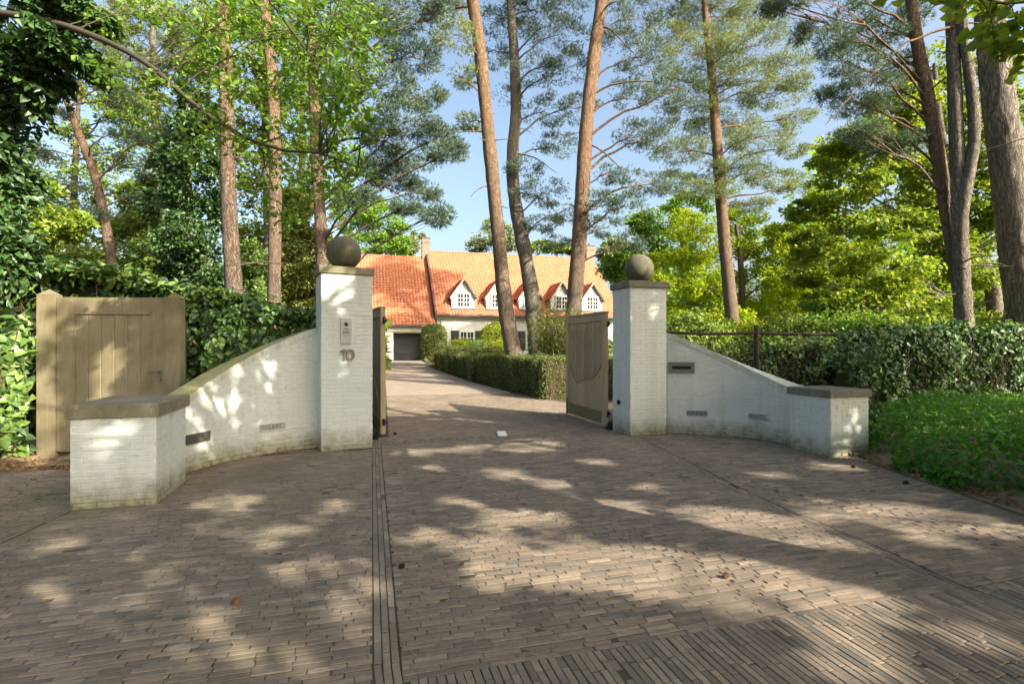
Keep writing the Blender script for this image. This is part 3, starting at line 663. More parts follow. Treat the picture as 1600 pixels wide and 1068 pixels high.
s.add(ring(hw-.006, hh-.006, -.026)+ring(hw, hh, -.020)+ring(hw, hh, .01), [(0, 1, 2, 3)]+[(4+i, 4+(i+1) % 4, (i+1) % 4, i) for i in range(4)]+[(8+i, 8+(i+1) % 4, 4+(i+1) % 4, 4+i) for i in range(4)])
s.build('panel', M['steel'], ic); cyl(0, .105, .026, -.036, -.01).build('camera_lens', M['black'], ic, True); cyl(0, .105, .033, -.030, -.01).build('lens_ring', M['zinc'], ic, True)
MB().box(-.034, .034, -.030, -.02, .022, .034).build('name_plate', M['black'], ic)
for i in range(5): MB().box(-.046+i*.019, -.034+i*.019, -.030, -.02, -.044, .004).build('call_button', M['zinc'], ic)
for i in range(4): MB().box(-.030+i*.018, -.024+i*.018, -.0285, -.02, -.092, -.068).build('speaker_slot', M['zinc'], ic)
MB().box(-.05, .05, -.031, -.02, -.165, -.160).build('lower_ridge', M['steel'], ic)
MB().box(-hw-.01, hw+.01, -.006, .01, -hh-.012, hh+.008).build('back_plate', M['wood_white'], ic)
def extruded(outer, inner, name, parent, x):
    """a raised numeral from its outline (and the outline of its counter), front towards -y"""
    o = np.asarray(outer, float); n = len(o); m = MB()
    at = lambda q, y: np.c_[q[:, 0]+x, np.full(len(q), y), q[:, 1]]
    if inner is None:
        m.add(np.concatenate([at(o, -.030), at(o, -.006)]), [(i, (i+1) % n, n+(i+1) % n, n+i) for i in range(n)]); c = len(o)
        m.add(at(o, -.030), [(0, 1, 2, 7), (7, 2, 3, 6), (6, 3, 4, 5)])
    else:
        q = np.asarray(inner, float); m.add(np.concatenate([at(o, -.006), at(o, -.030), at(q, -.030), at(q, -.006)]), [(k*n+i, k*n+(i+1) % n, (k+1)*n+(i+1) % n, (k+1)*n+i) for k in range(3) for i in range(n)])
    return m.build(name, M['numb'], parent)
F, Zp = front_frame(LP, 541.8, 554); hn = empty('house_number', 'bronze house number 10 fixed on the white pillar below the intercom', 'house number'); place_frame(hn, F)
extruded([(.005, -.084), (.043, -.084), (.043, .05), (.043, .084), (.012, .084), (-.040, .060), (-.036, .034), (.005, .046)], None, 'numeral', hn, -.062)
aa = np.linspace(0, 2*math.pi, 40, endpoint=False); rr = lambda a, b: np.c_[np.sign(np.cos(aa))*abs(np.cos(aa))**.85*a, np.sign(np.sin(aa))*abs(np.sin(aa))**.85*b]
extruded(rr(.062, .087), rr(.026, .050), 'numeral', hn, .052)
# photocell on the right pillar's inner face
a = np.array(RP[0]); b = np.array(RP[3]); p = a+(b-a)*.60; n = unit(np.array([-(a-b)[1], (a-b)[0]])); n = n if n[0] < 0 else -n
ph = empty('photocell', 'round black sensor on the inner side of the pillar beside the open gate', 'sensor'); place_frame(ph, frame([(-n[1], n[0], 0), (-n[0], -n[1], 0), (0, 0, 1)], (*p, CH-(628-HY)/FPX*p[1])))
cyl(0, 0, .045, -.034, .01).build('housing', M['black'], ph, True); cyl(0, 0, .026, -.038, -.02).build('lens', M['iron'], ph, True)

# ================================================================== GATE LEAVES
def gate_leaf(label, hinge, d2, L, H, z0, th, face, ribs, brace):
    """hinge: ground point, d2: direction from hinge to free end; face +1: planked face on the left of d2, -1: on the right"""
    root = empty('gate_leaf', label, 'gate'); place_frame(root, rotz_frame(d2, (hinge[0], hinge[1], float(gz(*hinge))+z0)))
    sw, rw, bw = .135, .15, .24; y = th/2
    MB().box(0, sw, -y, y, 0, H).build('stile', M['gate'], root); MB().box(L-sw, L, -y, y, 0, H).build('stile', M['gate'], root)
    MB().box(sw+.001, L-sw-.001, -y+.002, y-.002, H-rw, H-.004).build('rail', M['gate'], root)
    MB().box(sw+.001, L-sw-.001, -y+.002, y-.002, .01, bw).build('bottom_rail', M['gdark'], root)
    MB().box(-.012, L+.012, -y-.018, y+.018, H+.001, H+.03).build('weather_cap', M['gate'], root)
    k = max(7, int((L-2*sw)/.125)); pw = (L-2*sw-.004)/k
    for j in range(k):
        x0 = sw+.002+j*pw; dy = random.uniform(-.0015, .0015); pf = face*(y-.030)
        xa, xb, za, zb_, yf, ys, yb = x0+.0015, x0+pw-.0015, bw+.001, H-rw-.001, pf+dy, pf-face*.012+dy, pf-face*.024+dy; c = .009
        pm = MB(); pm.add([(xa+c, yf, za), (xb-c, yf, za), (xb-c, yf, zb_), (xa+c, yf, zb_), (xa, ys, za), (xb, ys, za), (xb, ys, zb_), (xa, ys, zb_), (xa, yb, za), (xb, yb, za), (xb, yb, zb_), (xa, yb, zb_)],
               [(0, 1, 2, 3), (4, 0, 3, 7), (1, 5, 6, 2), (8, 4, 7, 11), (5, 9, 10, 6), (8, 11, 10, 9)]); pm.build('plank', M['gate'], root)
    bead = MB()
    for a in ((sw+.001, sw+.022, bw+.001, H-rw-.001), (L-sw-.022, L-sw-.001, bw+.001, H-rw-.001)): bead.box(a[0], a[1], min(face*(y-.012), face*(y-.029)), max(face*(y-.012), face*(y-.029)), a[2], a[3])
    if ribs:
        # shallow carved relief: wavy reeds ending on a shield-like curve
        rb = random.Random(5); x0, x1 = sw+.05, L-sw-.05; yy = face*(y-.030)
        zt = H-rw-.10
        def zlow(x):
            s = (x-x0)/(x1-x0); return bw+.62+.34*(abs(2*s-1)**3)*(1 if s < .5 else .8)-.14*math.exp(-((s-.78)/.2)**2)
        nr_ = 26
        for j in range(nr_):
            x = x0+(j+.5)*(x1-x0)/nr_; zs = np.linspace(zlow(x), zt+rb.uniform(-.05, .02), 26); ph_ = rb.uniform(0, 6)
            pts = [(x+.010*math.sin(q*15+ph_)+.006*math.sin(q*37+ph_*2), yy, q) for q in zs]; MB().tube(pts, .0055, 5).build('carved_reed', M['gcarve'], root, True)
        pts = [(x, yy, zlow(x)-.012) for x in np.linspace(x0, x1, 40)]; MB().tube(pts, .009, 6).build('carved_border', M['gcarve'], root, True)
    if brace:
        bk = -face*(y-.032); a = np.array([sw, bk, bw+.02]); b = np.array([L-sw, bk, H-rw-.03]); e = unit(b-a); up = np.array([-e[2], 0, e[0]])
        v = [a+up*.055*s0+np.array([0, q, 0])*1 for q in (0, -face*.028) for s0 in (-1, 1)]+[b+up*.055*s0+np.array([0, q, 0]) for q in (0, -face*.028) for s0 in (-1, 1)]
        MB().add(v, [(0, 1, 3, 2), (4, 6, 7, 5), (0, 4, 5, 1), (2, 3, 7, 6), (1, 5, 7, 3), (0, 2, 6, 4)]).build('brace', M['gate'], root)
        MB().box(sw+.001, L-sw-.001, min(bk, bk-face*.028), max(bk, bk-face*.028), H*.52, H*.52+.12).build('middle_rail', M['gate'], root)
    bead.build('bead', M['gate'], root)
    for zz in (.22, H-.22):
        hb = MB(); hb.box(-.09, .28, -y-.008, -y+.001, zz-.025, zz+.025).build('hinge_strap', M['iron'], root)
        MB().tube([(-.075, 0, zz-.06), (-.075, 0, zz+.06)], .022, 10).build('hinge_pin', M['iron'], root, True)
    MB().tube([(L-.09, y+.012, -.03), (L-.09, y+.012, .35)], .010, 8).build('drop_bolt', M['iron'], root, True)
    return root
gate_leaf('open gate leaf of grey oak planks with carved reeds, beside the letter slot wall', (1.86, 10.42), (-.565, 1.89), 1.98, 2.20, .05, .075, 1, True, False)
gate_leaf('open gate leaf seen from its braced back, behind the numbered pillar', (-2.27, 9.32), (-.86, 1.95), 1.98, 2.22, .045, .085, -1, False, True)
for (hx, hy, lab) in ((1.90, 10.20, 'black hinge pivot at the foot of the carved gate leaf'), (-2.40, 9.08, 'black hinge pivot at the foot of the braced gate leaf')):
    t = empty('gate_pivot', lab, 'hinge'); t.location = (hx, hy, 0)
    MB().box(-.10, .10, -.07, .07, -.02, .05).build('base_plate', M['iron'], t); MB().revolve([(.05, .05), (.055, .06), (.055, .12), (.03, .15), (.0001, .15)], 16).build('bearing', M['iron'], t, True)
    MB().box(-.02, .02, .07, .30, .03, .07).build('arm', M['iron'], t)

# ================================================================== TIMBER DOOR ON THE LEFT
Zd = 7.74
def door():
    x0 = (63-800)/FPX*Zd; x1 = (285-800)/FPX*(Zd+.12); root = empty('timber_door', 'weathered oak garden door with iron latch between two posts', 'door')
    place_frame(root, rotz_frame((x1-x0, .12), (x0, Zd, 0))); L = math.hypot(x1-x0, .12)
    # posts with pointed tops
    for a, b, h in ((.0, .25, 2.40), (L-.215, L, 2.36)):
        m = (a+b)/2; mbp = MB(); pl = [(a, -.07), (b, -.07), (b, .08), (a, .08)]; mbp.prism(pl, -.1, h-.06)
        lo = MB(); v = [(a-.004, -.074, h-.06), (b+.004, -.074, h-.06), (b+.004, .084, h-.06), (a-.004, .084, h-.06), (m, .005, h+.03)]
        po = mbp.build('post', M['door'], root); lo.add(v, [(0, 1, 4, 4), (1, 2, 4, 4), (2, 3, 4, 4), (3, 0, 4, 4)]) if False else lo.add(v, [(0, 1, 4), (1, 2, 4), (2, 3, 4), (3, 0, 4)]); lo.add(v[:4], [(0, 3, 2, 1)]); lo.build('post_cap', M['door'], po)
    a, b = .262, L-.228; H = 2.31; y0, y1 = -.045, .03; sw = .225
    MB().box(a, a+sw, y0, y1, .06, H).build('stile', M['door'], root); MB().box(b-.17, b, y0, y1, .06, H).build('stile', M['door'], root)
    MB().box(a+sw+.001, b-.171, y0+.002, y1, H-.22, H-.002).build('rail', M['door'], root); MB().box(a+sw+.001, b-.171, y0+.002, y1, .06, .32).build('rail', M['door'], root)
    p0, p1 = a+sw+.003, b-.173; k = 6; pw = (p1-p0)/k
    for j in range(k):
        m = MB(); x, e = p0+j*pw+.001, p0+(j+1)*pw-.001; c = .012
        m.add([(x+c, y0+.026, .321), (e-c, y0+.026, .321), (e-c, y0+.026, H-.221), (x+c, y0+.026, H-.221), (x, y0+.036, .321), (e, y0+.036, .321), (e, y0+.036, H-.221), (x, y0+.036, H-.221), (x, y1-.01, .321), (e, y1-.01, .321), (e, y1-.01, H-.221), (x, y1-.01, H-.221)],
              [(0, 1, 2, 3), (4, 0, 3, 7), (1, 5, 6, 2), (8, 4, 7, 11), (5, 9, 10, 6)]); m.build('plank', M['door'], root)
    mo = MB()
    for q in ((p0, p0+.022, .322, H-.222), (p1-.022, p1, .322, H-.222), (p0+.023, p1-.023, H-.245, H-.222)): mo.box(q[0], q[1], y0+.004, y0+.019, q[2], q[3])
    mo.build('moulding', M['door'], root)
    hx, hz = b-.06, CH-(580-HY)/FPX*7.8
    MB().box(hx-.022, hx+.022, y0-.008, y0-.001, hz-.17, hz+.05).build('latch_plate', M['zinc'], root)
    MB().tube([(hx, y0-.005, hz), (hx, y0-.055, hz), (hx-.02, y0-.062, hz), (hx-.15, y0-.058, hz-.006)], .0095, 8).build('handle', M['zinc'], root, True)
    MB().tube([(hx, y0-.004, hz-.12), (hx, y0-.03, hz-.12)], .018, 12).build('lock_cylinder', M['zinc'], root, True)
door()
for px, lab in ((84, 'green metal fence post between the ivy and the timber door'), (289, 'green metal fence post behind the sweeping wall, beside the timber door')):
    p = W(px, 500, Zd+.25); t = MB(); t.tube([(p[0], p[1], -.1), (p[0], p[1], 1.98)], .024, 8); tag(t.build('fence_post', M['green'], None, True), lab, 'post')

# ================================================================== THE HOUSE AT THE END OF THE DRIVE
HO = np.array([-5.8, 41.0])                                        # front left corner of the main house, at the eaves
def hp(a, b, z): p = HO+a*U+b*V; return np.array([p[0], p[1], z])
HM = (np.array([[*U, 0], [*V, 0], [0, 0, 1]]).T, np.array([*HO, 0]))
house = empty('house', 'long white house with steep orange tiled roof, dormers and garage wing', 'house')
def tiles(p00, p10, p01, p11, tw=.25, th=.34):
    """pantiles over a roof slope given by eave-left, eave-right, ridge-left, ridge-right"""
    p00, p10, p01, p11 = map(lambda q: np.asarray(q, float), (p00, p10, p01, p11)); n = unit(np.cross(p10-p00, p01-p00)); n = n if n[2] > 0 else -n
    cols = max(2, int(np.linalg.norm(p10-p00)/tw)); rows = max(2, int(np.linalg.norm(p01-p00)/th)); m = MB(); k = 5
    a = np.linspace(0, 1, k); prof = .045*np.sin(a*math.pi)**1.3*(1-.35*a)
    at = lambda s, t: (p00*(1-s)+p10*s)*(1-t)+(p01*(1-s)+p11*s)*t
    for r in range(rows):
        t0, t1 = (r-.12)/rows if r else 0, (r+1)/rows
        for c in range(cols):
            s = (c+a)/cols; lift = np.random.default_rng(r*977+c).normal(0, .003)
            lo = np.array([at(q, t0) for q in s])+n*(prof+.035+lift)[:, None]; hi = np.array([at(q, t1) for q in s])+n*(prof+.006)[:, None]; un = lo-n*.03
            m.add(np.concatenate([un, lo, hi]), [(i, i+1, k+i+1, k+i) for i in range(k-1)]+[(k+i, k+i+1, 2*k+i+1, 2*k+i) for i in range(k-1)])
    return m
ZG = .5
EZ, RZ, RB = 4.02, 9.95, 6.3
GL, GE, GR = -7.6, 3.16, 9.35                                         # garage wing: length to the left, eave and ridge height
m = MB(); LM = 15.8
# main walls and gables
m.box(.05, LM-.05, .42, 2*RB-.42, ZG-.4, EZ+.28, HM)
wall = m.build('wall', M['render'], house)
g = MB()
for a0 in (.05, LM-.30): 
    v = [hp(a0+q, b, z) for q in (0, .25) for (b, z) in ((.42, EZ+.285), (2*RB-.42, EZ+.285), (RB, RZ-.12))]; g.add(v, [(0, 1, 2), (3, 5, 4)]); g.add(v, [(0, 3, 4, 1), (1, 4, 5, 2), (2, 5, 3, 0)])
g.build('gable', M['render'], house)
rf = MB(); 
def slab(q, t=.14):
    q = np.array(q, float); n = unit(np.cross(q[1]-q[0], q[2]-q[0])); n = n if n[2] > 0 else -n; v = np.concatenate([q-n*t, q-n*.004]); rf.add(v, [(0, 1, 2, 3), (4, 7, 6, 5), (0, 4, 5, 1), (1, 5, 6, 2), (2, 6, 7, 3), (3, 7, 4, 0)])
slab([hp(-.12, 0, EZ), hp(LM+.15, 0, EZ), hp(LM+.15, RB, RZ), hp(-.12, RB, RZ)]); slab([hp(-.12, 2*RB, EZ), hp(LM+.15, 2*RB, EZ), hp(LM+.15, RB, RZ), hp(-.12, RB, RZ)])
slab([hp(GL, -.3, GE), hp(-.13, -.3, GE), hp(-.13, RB-.1, GR), hp(GL, RB-.1, GR)]); slab([hp(GL, 2*RB-.3, GE), hp(-.13, 2*RB-.3, GE), hp(-.13, RB-.1, GR), hp(GL, RB-.1, GR)])
roof = rf.build('roof', M['verge'], house)
tiles(hp(-.1, -.02, EZ), hp(LM+.13, -.02, EZ), hp(-.1, RB, RZ), hp(LM+.13, RB, RZ)).build('roof_tiles', M['tile'], roof, True, 'stuff')
tiles(hp(GL+.02, -.32, GE), hp(-.15, -.32, GE), hp(GL+.02, RB-.1, GR), hp(-.15, RB-.1, GR)).build('roof_tiles', M['tile'], roof, True, 'stuff')
for a0, a1, b, z, nn in ((-.1, LM+.13, RB, RZ, 44), (GL, -.2, RB-.1, GR, 22)):
    for j in range(nn):
        x0, x1 = a0+j*(a1-a0)/nn, a0+(j+1)*(a1-a0)/nn+.03; p = [hp(x0, b, z+.0), hp(x1, b, z+.025)]
        MB().tube(p, [.13, .115], 8).build('ridge_tile', M['tile'], roof, True)
vb = MB(); q = [hp(-.16, -.05, EZ-.12), hp(-.16, RB, RZ-.12), hp(-.16, RB, RZ+.12), hp(-.16, -.05, EZ+.12)]; q2 = [x+np.array([*U, 0])*.16 for x in q]; 
v = q+q2; vb.add(v, [(0, 1, 2, 3), (4, 7, 6, 5), (0, 4, 5, 1), (3, 2, 6, 7), (1, 5, 6, 2), (0, 3, 7, 4)]); vb.build('verge', M['verge'], roof)
# fascia, gutter
MB().box(-.1, LM+.1, .10, .40, EZ-.26, EZ-.02, HM).build('fascia', M['eave'], house)
MB().tube([hp(-.12, -.08, EZ-.07), hp(LM+.15, -.08, EZ-.07)], .075, 8).build('gutter', M['lead'], house, True)
MB().tube([hp(GL, -.38, GE-.06), hp(-.15, -.38, GE-.06)], .07, 8).build('gutter', M['lead'], house, True)
MB().tube([hp(.35, .34, EZ-.1), hp(.35, .34, ZG)], .05, 8).build('downpipe', M['eave'], house, True)
# garage wing: beam on white posts, recessed anthracite doors
MB().box(GL, -.06, -.14, .14, 2.66, GE-.03, HM).build('beam', M['eave'], house)
MB().box(GL, -.06, .15, .40, 2.56, GE+.1, HM).build('lintel', M['wood_white'], house)
MB().box(GL, 0.04, .95, 9, ZG-.4, GE+.75, HM).build('wall', M['render'], house)
for a0, a1 in ((-7.5, -7.0), (-3.95, -3.32), (-1.02, -.02)): MB().box(a0, a1, -.10, .94, ZG-.3, 2.655, HM).build('post', M['render'], house)
for a0, a1 in ((-6.99, -3.96), (-3.31, -1.03)):
    gd = empty('garage_door'); gd.parent = house
    for j in range(5): MB().box(a0+.02, a1-.02, .74, .80, ZG+.02+j*.41, ZG+.02+(j+1)*.41-.012, HM).build('door_panel', M['dark'], gd)
    MB().box(a0, a1, .80, .93, ZG, 2.6, HM).build('backing', M['dark'], gd)
# windows on the ground floor
def window(parent, a0, a1, z0, z1, b, name='window', lights=2, bars=(1, 2)):
    w = empty(name) if name else None; tgt = w if w else parent
    if w: w.parent = parent
    f = MB(); t = .055
    for q in ((a0, a1, z1-t, z1), (a0, a1, z0, z0+t), (a0, a0+t, z0+t, z1-t), (a1-t, a1, z0+t, z1-t)): f.box(q[0], q[1], b-.06, b+.05, q[2], q[3], HM)
    f.box(a0-.06, a1+.06, b-.13, b-.061, z0-.07, z0+.0, HM)
    cw = (a1-a0-2*t)/lights
    for i in range(lights):
        x0, x1 = a0+t+i*cw, a0+t+(i+1)*cw; s = .045
        for q in ((x0, x0+s, z0+t, z1-t), (x1-s, x1, z0+t, z1-t), (x0+s, x1-s, z1-t-s, z1-t), (x0+s, x1-s, z0+t, z0+t+s)): f.box(q[0]+.001, q[1]-.001, b-.075, b+.02, q[2]+.001, q[3]-.001, HM)
        for j in range(bars[0]):
            x = x0+(j+1)*cw/(bars[0]+1); f.box(x-.018, x+.018, b-.065, b+.0, z0+t+s, z1-t-s, HM)
        for j in range(bars[1]):
            z = z0+t+s+(j+1)*(z1-z0-2*t-2*s)/(bars[1]+1); f.box(x0+s, x1-s, b-.062, b+.002, z-.018, z+.018, HM)
        MB().box(x0+s, x1-s, b-.03, b-.015, z0+t+s, z1-t-s, HM).build('pane', M['glass'], tgt)
    f.build('window_frame', M['wood_white'], tgt)
for a0, a1 in ((1.82, 3.02), (5.2, 6.6), (8.6, 10.0), (12.4, 13.8)):
    window(house, a0, a1, 1.25, 2.78, .42)
    for s0, s1 in ((a0-.66, a0-.06), (a1+.06, a1+.66)):
        sh = empty('shutter'); sh.parent = house; MB().box(s0, s1, .345, .415, 1.25, 2.80, HM).build('frame', M['shutter'], sh)
        for j in range(12): MB().box(s0+.05, s1-.05, .325, .344, 1.33+j*.118, 1.33+j*.118+.085, HM).build('slat', M['shutter'], sh)
# dormers
for ac in (2.15, 4.95, 7.70, 10.45, 13.25):
    b0, hw, ze, za = .50, .93, 5.62, 6.92; zr = lambda b: EZ+b*(RZ-EZ)/RB; br = lambda z: (z-EZ)*RB/(RZ-EZ)
    d = MB(); zb = zr(b0)-.2
    fr = [hp(ac-hw, b0, zb), hp(ac+hw, b0, zb), hp(ac+hw, b0, ze), hp(ac, b0, za-.06), hp(ac-hw, b0, ze)]; n = len(fr)
    bk = [hp(ac-hw, b0+.3, zb), hp(ac+hw, b0+.3, zb), hp(ac+hw, br(ze)+.1, ze), hp(ac, br(za)+.1, za-.06), hp(ac-hw, br(ze)+.1, ze)]
    d.add(fr+bk, [(0, 1, 2), (0, 2, 4), (4, 2, 3), (1, 6, 7), (1, 7, 2), (0, 4, 9), (0, 9, 5)]); do = d.build('dormer', M['render'], house)
    for sg in (-1, 1):
        xo = ac+sg*(hw+.16); zo = ze-.16*(za-ze)/hw; p00 = hp(xo, b0-.22, zo); p01 = hp(ac, b0-.22, za+.02); p10 = hp(xo, br(zo)+.02, zo); p11 = hp(ac, br(za)+.02, za+.02)
        tiles(p00, p10, p01, p11, .25, .30).build('roof_tiles', M['tile'], do, True, 'stuff')
        bb = MB(); q0 = [hp(xo, b0-.24, zo-.16), hp(ac, b0-.24, za-.14), hp(ac, b0-.24, za+.03), hp(xo, b0-.24, zo+.03)]; q1 = [x+np.array([*V, 0])*.05 for x in q0]
        bb.add(q0+q1, [(0, 1, 2, 3), (4, 7, 6, 5), (0, 4, 5, 1), (3, 2, 6, 7), (0, 3, 7, 4)]); bb.build('bargeboard', M['lead' if sg > 0 else 'eave'], do)
        so = MB(); q0 = [p00, p10, p11, p01]; so.add([x-np.array([0, 0, .05]) for x in q0], [(0, 1, 2, 3)]); so.build('soffit', M['verge'], do)
    window(do, ac-.55, ac+.55, 4.62, 5.80, b0-.03, None, 2, (1, 2))
    MB().box(ac-hw-.04, ac+hw+.04, b0-.16, b0-.07, zr(b0)-.05, zr(b0)+.10, HM).build('lead_apron', M['lead'], do)
# chimneys
for a0, w, b, zt in ((-.52, .66, RB-.35, 11.15), (15.1, .8, RB-.4, 11.25)):
    cz = 8.6; ch = MB(); ch.box(a0, a0+w, b, b+.7, cz, zt-.45, HM); ch.box(a0-.05, a0+w+.05, b-.05, b+.75, zt-.449, zt-.36, HM); ch.box(a0-.01, a0+w+.01, b, b+.7, zt-.359, zt-.06, HM)
    c = ch.build('chimney', M['chim'], roof)
    kp = MB(); kp.box(a0-.06, a0+w+.06, b-.06, b+.76, zt-.059, zt, HM); kp.build('chimney_cap', M['lead'], roof)
    MB().tube([hp(a0+w*.5, b+.35, zt), hp(a0+w*.5, b+.35, zt+.22)], .10, 10).build('chimney_pot', M['verge'], roof, True)

# ================================================================== FENCE, SMALL THINGS ON THE PAVING
fence = empty('metal_fence', 'dark rusty pipe fence with round posts behind the right curved wall', 'fence')
FP = np.array([2.95, 10.15]); fz = lambda s: 1.865
def fpt(s): p = FP+U*s; return p
posts = []
for px in (1182, 1358, 1600, 1640):
    r = (px-800)/FPX; s = (r*FP[1]-FP[0])/(U[0]-r*U[1]); posts.append(s)
for s in posts[:3]:
    p = fpt(s); MB().tube([(*p, -.1), (*p, 2.0), (*p, 2.02)], [.05, .05, .02], 10).build('post', M['fence'], fence, True)
ss = [-.05]+posts[:3]
for a, b in zip(ss[:-1], ss[1:]):
    P0, P1 = fpt(a), fpt(b); n = 8; t = np.linspace(0, 1, n); z = fz(0)-.03*np.sin(t*math.pi)
    MB().tube(np.c_[P0[0]+(P1[0]-P0[0])*t, P0[1]+(P1[1]-P0[1])*t, z], .032, 8).build('rail', M['fence'], fence, True)
def cone_thing(px, py, size, m, label, rot):
    rng = np.random.default_rng(px); g0 = G(px, py); t = empty('pine_cone', label, 'pine cone'); t.location = (*g0, size*.42); t.rotation_euler = (R(80), R(rng.uniform(-15, 15)), rot)
    b = MB(); b.revolve([(.0001, -.5*size), (.22*size, -.42*size), (.34*size, -.1*size), (.27*size, .25*size), (.10*size, .5*size), (.0001, .54*size)], 12); b.build('core', m, t, True)
    s = MB(); k = 46
    for i in range(k):
        z = (-.42+.9*i/k)*size; a = i*2.39996; rr = np.interp(z/size, [-.5, -.1, .25, .5], [.2, .34, .27, .08])*size; d = np.array([math.cos(a), math.sin(a), 0]); e = np.array([-d[1], d[0], 0]); c = d*rr*.8+np.array([0, 0, z])
        q = .14*size; tip = c+d*.20*size+np.array([0, 0, .10*size]); s.add([c-e*q*.7, c+e*q*.7, tip+e*q*.6, tip-e*q*.6, c+np.array([0, 0, -.05*size]), tip+np.array([0, 0, -.05*size])], [(0, 1, 2, 3), (4, 1, 2, 5), (0, 4, 5, 3)])
    s.build('scales', m, t)
cone_thing(370, 943, .050, M['cone'], 'pale brown pine cone on the left paving, sunlit and nearest the low pier', .5)
cone_thing(627, 888, .046, M['coned'], 'dark brown pine cone beside the left drainage strip', 1.9)
cone_thing(1134, 903, .046, M['cone'], 'tan pine cone in the sunlit band of the drive', 2.4)
cone_thing(1333, 731, .058, M['cone'], 'brown pine cone at the foot of the right low pier', .9)
cone_thing(1415, 756, .052, M['coned'], 'dark pine cone on the paving near the green bed', 1.4)
cone_thing(722, 883, .035, M['cone'], 'tiny pale pine cone right of the dark cone on the central paving', .2)
cone_thing(617, 679, .06, M['coned'], 'small black cone on the drive just inside the gateway', 1.1)
g0 = G(784, 678.5); pl = empty('floor_plate', 'small white square plate lying on the drive in the gateway', 'plate'); place_frame(pl, rotz_frame((1, .1), (*g0, .0)))
MB().prism([(-.08, -.2), (.08, -.2), (.08, .2), (-.08, .2)], .006, .030).build('plate', M['paper'], pl); MB().prism([(-.065, -.18), (.065, -.18), (.065, .18), (-.065, .18)], .031, .036).build('lid', M['paper'], pl)

# ================================================================== HEDGES, SHRUBS, IVY
def hedge_uv(name, label, u0, v0, u1, v1, D, H, mat_, n, ll, seed, **k):
    p, q = U*u0+V*v0, U*u1+V*v1; return hedge(name, label, p, q-p, float(np.linalg.norm(q-p)), D, H, mat_, n, ll, seed, **k)
HG = 'clipped hedges along the drive'
hedge_uv('clipped_hedge', 'clipped hedge with a brownish front face right behind the carved gate leaf', 5.02, 14.62, 10.5, 14.62, .95, 1.30, M['hedge'], 15000, .045, 21, core='corebr', group=HG)
hedge_uv('clipped_hedge', 'long low clipped hedge along the drive in front of the leaning pine trunk', 4.42, 21.2, 5.0, 15.6, .95, 1.22, M['hedge'], 15000, .045, 22, group=HG)
hedge_uv('clipped_hedge', 'raised block of clipped hedge stepping up beyond the long low one', 4.16, 21.3, 5.9, 21.3, .9, 1.40, M['hedge'], 4500, .045, 23, group=HG)
hedge_uv('clipped_hedge', 'short low clipped hedge between the two raised hedge blocks', 4.02, 25.5, 4.25, 22.25, .9, 1.02, M['hedge'], 6000, .05, 24, group=HG)
hedge_uv('clipped_hedge', 'farther raised block of clipped hedge near the rounded column', 3.86, 25.6, 5.3, 25.6, .9, 1.36, M['hedge'], 3500, .055, 25, group=HG)
hedge_uv('clipped_hedge', 'pale low clipped hedge at the foot of the rounded hedge column', 3.72, 30.4, 3.95, 26.6, .9, .98, M['hedgel'], 5500, .055, 26, group=HG)
hedge_uv('clipped_hedge', 'yellow-green hedge edging the drive behind the braced gate leaf', -.42, 11.6, .55, 36.0, .95, 1.15, M['hedgel'], 17000, .045, 27, group=HG)
def blob(name, label, c, r, mat_, n, ll, seed, prof=None, cat='shrub', shape='diamond', spread=.6, lump=.0, core='core', jit=.03, group=None):
    """a rounded shrub: leaves on and under an uneven ellipsoid standing on the ground, twigs inside"""
    rng = np.random.default_rng(seed); root = empty(name, label, cat, group); d = unit(rng.standard_normal((n, 3))); d[:, 2] = np.where(d[:, 2] < -.55, -d[:, 2], d[:, 2]); s = 1.
    if prof: s = prof(d)
    w = 1+lump*(np.sin(d[:, 0]*5+seed)*np.sin(d[:, 2]*6+d[:, 1]*4)+.6*np.sin(d[:, 1]*9+d[:, 0]*7))
    P = np.asarray(c)+d*np.asarray(r)*(np.asarray(s)*w*rng.uniform(.80, 1, n)**.6)[:, None]; mb = MB(); shell_leaves(mb, rng, P, d/np.asarray(r), ll, shape, spread, .2, jit); mb.build('foliage', mat_, root)
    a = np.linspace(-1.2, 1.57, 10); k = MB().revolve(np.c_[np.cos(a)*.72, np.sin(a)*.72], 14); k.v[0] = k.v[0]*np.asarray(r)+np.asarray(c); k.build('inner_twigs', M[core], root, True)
    return root
c = W(678, 545, 32.3); blob('hedge_column', 'tall rounded column of clipped hedge beside the garage door', (c[0], c[1], gz(c[0], c[1])+1.15), (.80, .80, 1.36), M['hedgel'], 13000, .085, 31, lambda d: 1/(np.hypot(d[:, 0], d[:, 1])**4+abs(d[:, 2])**4)**.25, 'topiary')
c = W(776, 522, 35); blob('round_shrub', 'round lime green clipped shrub in front of the house window', (c[0], c[1], 1.75), (1.25, 1.2, 1.42), M['lime'], 11000, .09, 32, None, 'shrub')
for i, (px, z, r, lab) in enumerate(((722, 31, 1.0, 'low green shrub under the shuttered window'), (752, 30.5, 1.1, 'low green shrub left of the leaning pine trunk'), (786, 30, .95, 'low green shrub just right of the round lime shrub'))):
    c = W(px, 540, z); blob('low_shrub', lab, (c[0], c[1], 1.15), (r, .9, .85), M['lime' if i != 1 else 'mid'], 4500, .07, 33+i, lump=.12)
